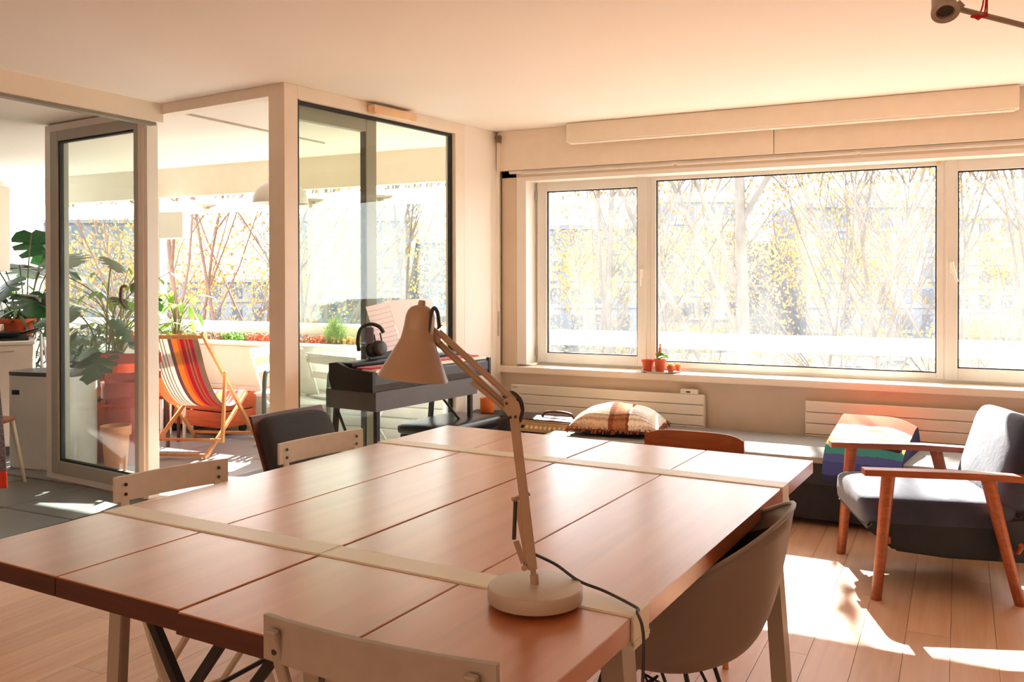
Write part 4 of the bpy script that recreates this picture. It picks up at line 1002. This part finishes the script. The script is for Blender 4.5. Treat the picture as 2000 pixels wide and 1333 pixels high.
# awning cassette with brackets
t=thing('awning_cassette','white rolled awning bar below the terrace fascia','awning',(-6.2,6.80,2.12),0)
bm=bmn(); tube(bm,[(-2.9,0,.03),(2.85,0,.03)],.045,14); part('roller',bm,M_white,t,True)
bx2('front_bar',(-2.6,-.10,-.045),(2.8,-.06,-.005),M_white,t,.004)
for px in (405,612,745):
    p=PY(px,386,6.74)
    bm=bmn(); lathe(bm,[(.0005,.03),(.05,.03),(.12,.045),(.125,.05),(.10,.055),(.0005,.055)],24); tube(bm,[(0,0,-.05),(0,0,.03)],.03,8); part('bracket',bm,mat('bracket_grey','#8d8578',.5),t,True,loc=(p.x+6.2,-.08,-.01))
    for s in (-1,1):
        pass
bx2('support_arm',(-2.9,-.04,.04),(2.85,.04,.10),M_white,t,.004)

# ================================================================== TERRACE THINGS
def ground(px,py,z=0): return PZ(px,py,z)
# deck chair
B0_=ground(298,886); B1_=ground(380,899); A0_=ground(401,857); A1_=ground(497,857)
cen=(B0_+B1_+A0_+A1_)/4
fr=Vector((-.36,.93,0)).normalized(); rt=Vector((fr.y,-fr.x,0)); 
t=thing('deck_chair','wooden deck chair with multicoloured striped canvas on the terrace','deck chair',(cen.x,cen.y,0),math.atan2(fr.y,fr.x)-PI/2)
inv=t.rotation_euler.to_matrix().inverted()
# local: +y front. frame A: top back -> foot front
W2=.28; yB=-.50; yF=.46
Atop=Vector((0,yB-.12,.99)); Afoot=Vector((0,yF,.0)); Btop=Vector((0,yF-.12,.42)); Bfoot=Vector((0,yB,0)); 
def rail(a,b,x,w_=.022,h_=.035,name='rail',m=M_beech):
    bm=bmn(); bar(bm,(x,a.y,a.z),(x,b.y,b.z),w_,h_,up=(0,0,1),bev=.003); return part(name,bm,m,t)
for s in (-1,1):
    rail(Atop,Afoot,s*W2,name='back_rail'); rail(Btop,Bfoot,s*(W2-.04),name='seat_rail')
    mid=Atop.lerp(Afoot,.33); rail(mid,Vector((0,yB+.18,.10)),s*(W2+.028),name='strut')
def cross(y,z,w_,name='crossbar',r=.016):
    bm=bmn(); tube(bm,[(-w_,y,z),(w_,y,z)],r,10); part(name,bm,M_beech,t,True)
cross(Atop.y+.02,Atop.z-.03,W2,'head_bar'); cross(Btop.y-.01,Btop.z+.0,W2-.03,'front_bar'); cross(yB+.18,.12,W2+.03,'strut_bar',.012)
bm=bmn(); bar(bm,(-W2,yF-.02,.05),(W2,yF-.02,.05),.03,.02); part('foot_bar',bm,M_beech,t); bm=bmn(); bar(bm,(-W2+.04,yB+.02,.03),(W2-.04,yB+.02,.03),.03,.02); part('foot_bar',bm,M_beech,t)
canvas=stripes('deck_canvas',[(0,'#e9b57e'),(.17,'#f6efe4'),(.20,'#8f7a76'),(.215,'#f6efe4'),(.255,'#8f7a76'),(.27,'#f6efe4'),(.31,'#8f7a76'),(.325,'#f6efe4'),(.365,'#8f7a76'),(.38,'#f6efe4'),(.46,'#8a6a78'),(.52,'#eba24e'),(.62,'#d8784e'),(.67,'#c23448'),(.74,'#b98a64'),(.77,'#c23448'),(.80,'#b98a64'),(.83,'#c83a54'),(.89,'#a58670')],'U',1,0,.9,trans=.2)
cs=sm_curve([Vector((0,Atop.y+.02,Atop.z-.01)),Vector((0,-.40,.62)),Vector((0,-.16,.40)),Vector((0,.10,.345)),Vector((0,Btop.y-.01,Btop.z+.02))],8)
bm=bmn(); grid(bm,lambda u,v:Vector(((u-.5)*(W2*2-.10),cs[int(round(v*(len(cs)-1)))].y,cs[int(round(v*(len(cs)-1)))].z)),8,len(cs)-1); part('canvas',bm,canvas,t,True,solid=.003)
# garden chairs of the terrace
a=ground(473,876); folding_chair('white folding garden chair on the terrace beside the door post',(a.x+.18,a.y+.30,0),math.radians(-75),M_chairw,W=.40,top=.82,group='white garden chairs')
place_back((595,690),(692,700),.80,'white folding garden chair seen through the glazed wall',M_chairw,1,group='white garden chairs')
# garden armchair behind glass, dark bent tube arms
p=PD(600,790,7.2); t=thing('garden_armchair','grey-green garden chair with dark curved arm, beyond the glazed wall left of the piano','chair',(p.x,p.y,0),math.radians(20))
bm=bmn()
for s in (-1,1): tube(bm,sm_curve([(s*.26,-.25,0),(s*.26,-.24,.60),(s*.26,-.12,.68),(s*.26,.20,.72)]),.018,8)
part('arm_tube',bm,mat('dark_green_tube','#4e5a54',.5),t,True)
bx2('seat',(-.25,-.25,.40),(.25,.25,.43),M_chairw,t,.006); bx2('backrest',(-.25,.22,.45),(.25,.25,.85),M_chairw,t,.006)
bm=bmn()
for s in (-1,1): tube(bm,[(s*.24,.22,.42),(s*.24,.28,0)],.015,8)
part('rear_leg',bm,M_chairw,t,True)
# slatted white box seen under the desk
t=thing('slatted_box','white slatted storage box on the terrace behind the piano stool','box',(-4.35,6.10,0),math.radians(3))
for i in range(5): bx2('slat',(-.75,-.17,.03+i*.09),(.75,-.15,.11+i*.09),M_chairw,t,.003)
bx2('lid',(-.77,-.18,.48),(.77,.18,.50),M_chairw,t,.003); bx2('box_body',(-.74,-.15,.0),(.74,.16,.48),M_chairw,t,.003)
# wooden crate on castors
p=ground(405,830); t=thing('wooden_crate','orange-brown wooden crate behind the deck chair','crate',(PY(408,830,6.12).x,6.12,0),math.radians(-4))
for i in range(2):
    z=.08+i*.15; bx2('board',(-.38,-.2,z),(.38,-.18,z+.14),M_crate,t,.004); bx2('board',(-.38,.18,z),(.38,.2,z+.14),M_crate,t,.004)
    bx2('board',(-.4,-.2,z),(-.38,.2,z+.14),M_crate,t,.004); bx2('board',(.38,-.2,z),(.4,.2,z+.14),M_crate,t,.004)
bx2('bottom_board',(-.38,-.18,.08),(.38,.18,.10),M_crate,t,.002)
bx2('crate_soil',(-.375,-.178,.10),(.375,.178,.33),M_soil,t,.002)
for sx in (-1,1):
    for sy in (-1,1):
        bm=bmn(); tube(bm,[(sx*.3-.012,sy*.13,.04),(sx*.3+.012,sy*.13,.04)],.04,14); part('castor',bm,M_black,t,True)
# sack and pot behind deck chair
p=ground(330,852); t=thing('plant_bag','black fabric plant bag on the terrace floor left of the crate','bag',(PY(325,830,6.05).x,6.05,0),0)
bm=bmn(); superblob(bm,(0,0,.24),(.24,.22,.24),.5,.7,28,14,lambda q:Vector((q.x*(1+.1*math.sin(q.z*20)),q.y*(1+.08*math.cos(q.z*17+q.x*9)),q.z))); part('bag_body',bm,mat('black_sack','#34363a',.6,bump=.5,bscale=14),t,True)
bm=bmn(); superblob(bm,(0,0,.47),(.16,.15,.03),1,1); part('soil',bm,M_soil,t,True)
# plants ------------------------------------------------
def leafmesh(kind):
    if kind in plank_cache: return plank_cache[kind]
    bm=bmn()
    if kind=='monstera':
        pts=[(0,0)]; L=1.0
        side=[(.12,-.10),(.30,-.05),(.44,.10),(.47,.20),(.24,.26),(.50,.33),(.50,.45),(.24,.48),(.46,.60),(.42,.70),(.20,.68),(.30,.85),(.14,.95),(0,1.08)]
        ring=side+[(-x,y) for x,y in side[-2::-1]]
        c0=bm.verts.new((0,.35,.02)); vs_=[bm.verts.new((x,y,-.16*abs(x)**1.3-.10*max(0,y-.4)**2)) for x,y in [(0,0)]+ring]
        for i in range(len(vs_)): bm.faces.new((c0,vs_[i],vs_[(i+1)%len(vs_)]))
    elif kind=='blade':
        n_=6; L_=[];R_=[]
        for i in range(n_+1):
            t_=i/n_; w2_=.06*math.sin(PI*min(t_*.9+.1,1))+.002; z=-.35*t_*t_
            L_.append(bm.verts.new((-w2_,t_,z+.02))); R_.append(bm.verts.new((w2_,t_,z+.02)))
        for i in range(n_): bm.faces.new((L_[i],R_[i],R_[i+1],L_[i+1]))
    else: # oval
        n_=5; L_=[];R_=[];C_=[]
        for i in range(n_+1):
            t_=i/n_; w2_=.24*math.sin(PI*min(t_*.94+.03,1)); z=-.2*t_*t_
            L_.append(bm.verts.new((-w2_,t_,z+.05*w2_*4))); C_.append(bm.verts.new((0,t_,z))); R_.append(bm.verts.new((w2_,t_,z+.05*w2_*4)))
        for i in range(n_): bm.faces.new((L_[i],C_[i],C_[i+1],L_[i+1])); bm.faces.new((C_[i],R_[i],R_[i+1],C_[i+1]))
    me=bpy.data.meshes.new('leaf'); bm.to_mesh(me); bm.free(); me.polygons.foreach_set('use_smooth',[True]*len(me.polygons)); plank_cache[kind]=me; return me
def plant(label,loc,kind,nleaf,size,h,spread,m,potr=.12,poth=.2,seed=1,name='potted_plant',potm=M_terra,group=None,potted_=True):
    rr=random.Random(seed); t=thing(name,label,'plant',loc,0,group)
    z0=poth if potted_ else 0
    if potted_:
        bm=bmn(); pot(bm,potr,poth); part('pot',bm,potm,t,True); bm=bmn(); lathe(bm,[(.0005,poth*.9),(potr*.9,poth*.87)],16); part('soil',bm,M_soil,t)
    base=leafmesh(kind); key=kind+m.name
    if key not in plank_cache: me=base.copy(); me.materials.clear(); me.materials.append(m); plank_cache[key]=me
    me=plank_cache[key]; bm=bmn()
    for i in range(nleaf):
        a=i*2.4+rr.uniform(-.4,.4); el=rr.uniform(.25,1); r=spread*rr.uniform(.3,1); tip=Vector((math.cos(a)*r,math.sin(a)*r,z0+h*el))
        tube(bm,sm_curve([Vector((0,0,z0*.85)),Vector((math.cos(a)*r*.35,math.sin(a)*r*.35,z0+h*el*.7)),tip],4),.006 if kind!='oval' else .003,5,False)
        o=bpy.data.objects.new('leaf',me); COL.objects.link(o); o.parent=t; o.location=tip; s=size*rr.uniform(.7,1.15); o.scale=(s,s,s)
        o.rotation_euler=(rr.uniform(-.9,.1),rr.uniform(-.4,.4),a-PI/2+rr.uniform(-.5,.5))
    part('stem',bm,M_stem,t,True); return t
def pdz(px,D): p=PD(px,600,D); return p.x,p.y
x,y=pdz(50,8.2); plant('large dark monstera by the kitchen window at the far left',(x,y,0),'monstera',32,.40,1.62,.45,M_leaf,.2,.3,5)
x,y=pdz(8,8.5); plant('light green leafy plant behind the kitchen cupboard',(x,y,.62),'oval',30,.15,.65,.30,M_leafl,.12,.18,7)
x,y=pdz(36,7.62); plant('spiky plant in a terracotta pot behind the frying pan',(x,y,PD(65,668,7.15).z+.006),'blade',16,.26,.08,.05,M_leaf,.13,.16,8)
x,y=pdz(205,7.0); plant('monstera seen through the grey-framed glass door',(x,y,0),'monstera',13,.27,1.25,.36,M_leaf,.2,.42,9)
x,y=pdz(232,7.4); plant('trailing leafy plant seen through the glass door by its handle',(x,y,.55),'oval',60,.10,.75,.45,M_leafl,.15,.22,10)
x,y=pdz(175,7.3); plant('low bushy plant in a pot behind the bin, seen through the glass door',(x,y,.45),'oval',40,.10,.40,.25,M_leaf,.14,.2,11)
x,y=pdz(345,8.0); plant('light green plant on the terrace above the deck chair',(x,y,.60),'oval',34,.16,.52,.20,M_leafl,.10,.18,12)
x,y=pdz(310,7.6); plant('terracotta pot with low plant behind the left deck chair rail',(x,y,.42),'oval',10,.08,.1,.08,M_leaf,.16,.28,13)
# plant stands carrying raised pots
def stand(px,D,zt_,label,m=M_blackm,hw=.16):
    x,y=pdz(px,D); t=thing('plant_stand',label,'stand',(x,y,0),YAW)
    bx2('top',(-hw,-hw,zt_-.02),(hw,hw,zt_),m,t,.003)
    for sx in (-1,1):
        for sy in (-1,1): bx2('leg',(sx*(hw-.02)-.012,sy*(hw-.02)-.012,0),(sx*(hw-.02)+.012,sy*(hw-.02)+.012,zt_-.02),m,t,.002)
stand(8,8.5,.62,'stand under the light green plant at the far left',M_walnut)
stand(232,7.4,.55,'red stand under the trailing plant, seen through the glass door',M_red)
stand(175,7.3,.45,'dark stand under the bushy plant behind the bin')
stand(345,8.0,.60,'white stand under the light green terrace plant',M_white,.12)
stand(310,7.6,.42,'brown stand under the terracotta pot behind the deck chair',M_walnut,.14)
# red and terracotta pots seen through the glass door
def bigpot(px,D,r,h,m,label):
    x,y=pdz(px,D); t=thing('large_pot',label,'pot',(x,y,0),0); bm=bmn(); pot(bm,r,h); part('pot',bm,m,t,True); bm=bmn(); lathe(bm,[(.0005,h*.9),(r*.9,h*.87)],16); part('soil',bm,M_soil,t)
bigpot(225,6.5,.10,.34,mat('pale_terracotta','#d8926a',.8,vary=.1),'pale terracotta pot on the floor, seen through the glass door')
bigpot(246,6.9,.17,.62,M_red,'tall red pot seen through the glass door at its right side')
# red folding chair behind glass door
a=PD(200,880,6.75); folding_chair('red folding garden chair seen through the glass door',(a.x+.02,a.y+.25,0),math.radians(50),M_red,W=.42,top=.84,group=None,name='folding_chair')
# planter flowers along the trough
fm=[mat('flower_red','#c86a4a',.8,vary=.3,scale=30),mat('flower_yellow','#c8a44a',.8,vary=.3,scale=30),M_leafl,mat('dry_brown_plant','#8a6a4e',.9,vary=.3,scale=30)]
fl_labels=['low red flowers in the balcony trough, left of the tall green herb','yellow flowers in the balcony trough, right of the tall green herb','low brown plants in the trough behind the deck chair','green plant in the trough behind the garden chair','red heather in the trough left of the door post','dry plants in the trough behind the crate']
for k,(px,w_,m,lb) in enumerate(((610,.30,fm[0],fl_labels[0]),(690,.20,fm[1],fl_labels[1]),(400,.35,fm[3],fl_labels[2]),(462,.14,fm[2],fl_labels[3]),(510,.14,fm[0],fl_labels[4]),(340,.3,fm[2],fl_labels[5]))):
    p=PY(px,655,6.72); rr=random.Random(k); bm=bmn()
    for i in range(260):
        c_=Vector((rr.uniform(-w_,w_),rr.uniform(-.08,.08),rr.uniform(0,.11))); tube(bm,[c_*Vector((1,1,0)) if False else Vector((c_.x*.95,c_.y,0)),c_],.0022,3,False); box(bm,c_,(.018,.018,.012),(rr.uniform(0,3),rr.uniform(0,3),0))
    tag(part('flowering_plant',bm,m,loc=(p.x,6.72,.755),kind='stuff'),lb,'plant')
p=PY(655,655,6.70); rr=random.Random(5); bm=bmn()
for i in range(240):
    a=rr.uniform(0,6.28); r=rr.uniform(0,.17); h_=rr.uniform(.12,.34)*(1-.3*r/.17)
    tube(bm,[(0,0,0),(math.cos(a)*r*.5,math.sin(a)*r*.3,h_*.6),(math.cos(a)*r,math.sin(a)*r*.5,h_)],[.003,.002,.0015],3,False)
    for q in range(3): f_=.5+.5*q/3; box(bm,(math.cos(a)*r*f_,math.sin(a)*r*.5*f_,h_*f_),(.02,.006,.006),(rr.uniform(0,3),rr.uniform(0,3),rr.uniform(0,3)))
tag(part('herb_bush',bm,mat('fresh_herb_green','#8fb05e',.7,vary=.2,trans=.3),loc=(p.x,6.70,.755),kind='stuff'),'tall feathery green herb in the balcony trough behind the headphones','plant')

# ================================================================== KITCHEN THINGS
# base cupboard with hob, at the kitchen wall
p=PD(65,668,7.15); zc=p.z
t=thing('kitchen_cupboard','white kitchen base cupboard at the left edge','cabinet',(p.x,p.y,0),math.radians(53))
bx2('body',(-1.0,.0,.08),(0,.55,zc-.02),M_cream,t,.002,1,False); bx2('plinth',(-.98,.04,0),(-.02,.5,.08),M_darklid,t,.002,1,False)
bx2('worktop',(-1.02,-.02,zc-.02),(.01,.57,zc+.004),M_white,t,.002,1,False)
dr=bx2('door',(-.5,-.018,.1),(-.005,-.001,zc-.03),M_cream,t,.002,1,False)
bm=bmn(); tube(bm,[(-.15,-.02,0),(.12,-.02,0)],.004,8); part('handle',bm,M_chrome,dr,True,loc=(0,0,(zc-.13)/2-.04))
# pan
p=PD(18,662,7.1); zt3=zc+.005
t=thing('hob','black cooking hob on the kitchen cupboard','hob',PD(20,664,7.35).xy.to_3d()+Vector((0,0,zt3)),math.radians(53))
bx2('plate',(-.3,-.18,0),(.14,.2,.02),M_black,t,.003)
t=thing('frying_pan','dark frying pan with long handle on the hob','pan',PD(12,660,7.3).xy.to_3d()+Vector((0,0,zt3+.021)),YAW-.1)
bm=bmn(); lathe(bm,[(.0005,0),(.11,0),(.14,.045),(.137,.045),(.108,.005),(.0005,.005)],30); part('bowl',bm,M_blackm,t,True)
bm=bmn(); tube(bm,[(.13,0,.035),(.30,-.02,.075)],.010,8); part('handle',bm,M_black,t,True)
t=thing('saucepan','steel saucepan standing behind the frying pan','pan',PD(8,640,7.62).xy.to_3d()+Vector((0,0,zt3)),YAW+.1)
bm=bmn(); lathe(bm,[(.0005,0),(.11,0),(.11,.12),(.107,.12),(.107,.005),(.0005,.005)],30); part('bowl',bm,M_chrome,t,True)
bm=bmn(); tube(bm,[(.11,0,.10),(.32,0,.12)],.009,8); part('handle',bm,M_black,t,True)
# wall cupboard
p=PD(20,530,6.9); q=PD(20,366,6.9)
t=thing('wall_cupboard','cream kitchen wall cupboard at the left photo edge','cabinet',(p.x,p.y,p.z),YAW)
bx2('body',(-.95,-.32,0),(0,0,q.z-p.z),M_cream,t,.002,1,False); bx2('door',(-.47,-.338,.003),(-.003,-.321,q.z-p.z-.003),M_cream,t,.002,1,False)
# step ladder of bent tube
t=thing('step_ladder','folding aluminium step ladder beside the kitchen cupboard','ladder',PD(58,900,7.95).xy.to_3d(),YAW)
hz_=PD(60,578,7.95).z; M_alu=mat('aluminium_tube','#b9b9b4',.35,metal=.4)
bm=bmn(); tube(bm,sm_curve([(-.42,0,.0),(-.36,0,hz_-.1),(-.32,0,hz_),(.0,0,hz_),(.085,0,hz_-.03),(.10,0,hz_-.14),(.13,0,0)],5),.013,10); part('front_frame',bm,M_alu,t,True)
bm=bmn(); 
for s_ in (-.38,.09): tube(bm,[(s_,.02,hz_-.25),(s_-.0,.35,0)],.011,8)
part('rear_frame',bm,M_alu,t,True)
for z in (.3,.58,.86): bx2('step',(-.36,-.03,z),(.09,.12,z+.02),M_darklid,t,.003)
bx2('clamp',(.07,-.02,hz_-.33),(.12,.03,hz_-.27),M_white,t,.003)
# bin
a=PZ(38,923,0); t=thing('waste_bin','off-white recycling bin with dark grey lid beside the glass door','bin',(-6.10,4.46,0),math.radians(10))
HB=.70
bm=bmn(); superblob(bm,(0,0,HB/2),(.295,.17,HB/2),.04,.35,40,16); part('body',bm,M_trash,t,True)
bm=bmn(); superblob(bm,(0,0,HB+.004),(.298,.173,.018),.2,.35,40,8); part('lid',bm,M_darklid,t,True)
bm=bmn(); superblob(bm,(0,0,.012),(.285,.162,.014),.2,.35,40,8); part('base',bm,M_black,t,True)
bx2('grip_slot',(-.22,-.173,HB-.15),(-.15,-.155,HB-.115),M_black,t,.004)
# high-backed chair with knitted blanket at the left edge
p=PZ(30,975,0); t=thing('wooden_chair','wooden chair draped with a grey knitted blanket at the left edge','chair',(p.x-.50,p.y+.05,0),math.radians(205))
knit=mat('grey_knit','#7f7a86',.95,vary=.5,scale=120,bump=.6)
for sx,sy in ((-.19,-.19),(.19,-.19),(.19,.19),(-.19,.19)):
    bm=bmn(); tube(bm,[(sx*.85,sy*.85,.45),(sx*1.15,sy*1.15,0)],[.016,.011],10); part('leg',bm,M_chair,t,True)
bm=bmn(); superblob(bm,(0,0,.45),(.21,.21,.018),.5,.5,28,8); part('seat',bm,M_teak,t,True)
for s in (-1,1):
    bm=bmn(); tube(bm,[(.17*s,.17,.45),(.18*s,.24,.86)],.014,8); part('back_post',bm,M_teak,t,True)
bm=bmn(); box(bm,(0,.25,.83),(.40,.02,.10),None,.008,2); part('backrest',bm,M_teak,t,True)
p=PD(10,840,4.55)
t=thing('knitted_blanket','grey knitted blanket with orange-red border hanging over the chair','blanket',(p.x-.14,p.y,.07),YAW)
def bk(u,v): 
    z=.78-.42*v; x=-.18+u*(.26+.06*v); return Vector((x,-.02-.02*math.sin(u*9+v*2)-.08*v,z))
bm=bmn(); grid(bm,bk,16,14); part('knit',bm,knit,t,True,solid=.012)
bm=bmn(); grid(bm,lambda u,v:bk(u,1.0+.20*v+.0),16,3); part('border',bm,mat('orange_red_knit','#d8402a',.95,vary=.2,bump=.5),t,True,solid=.014)
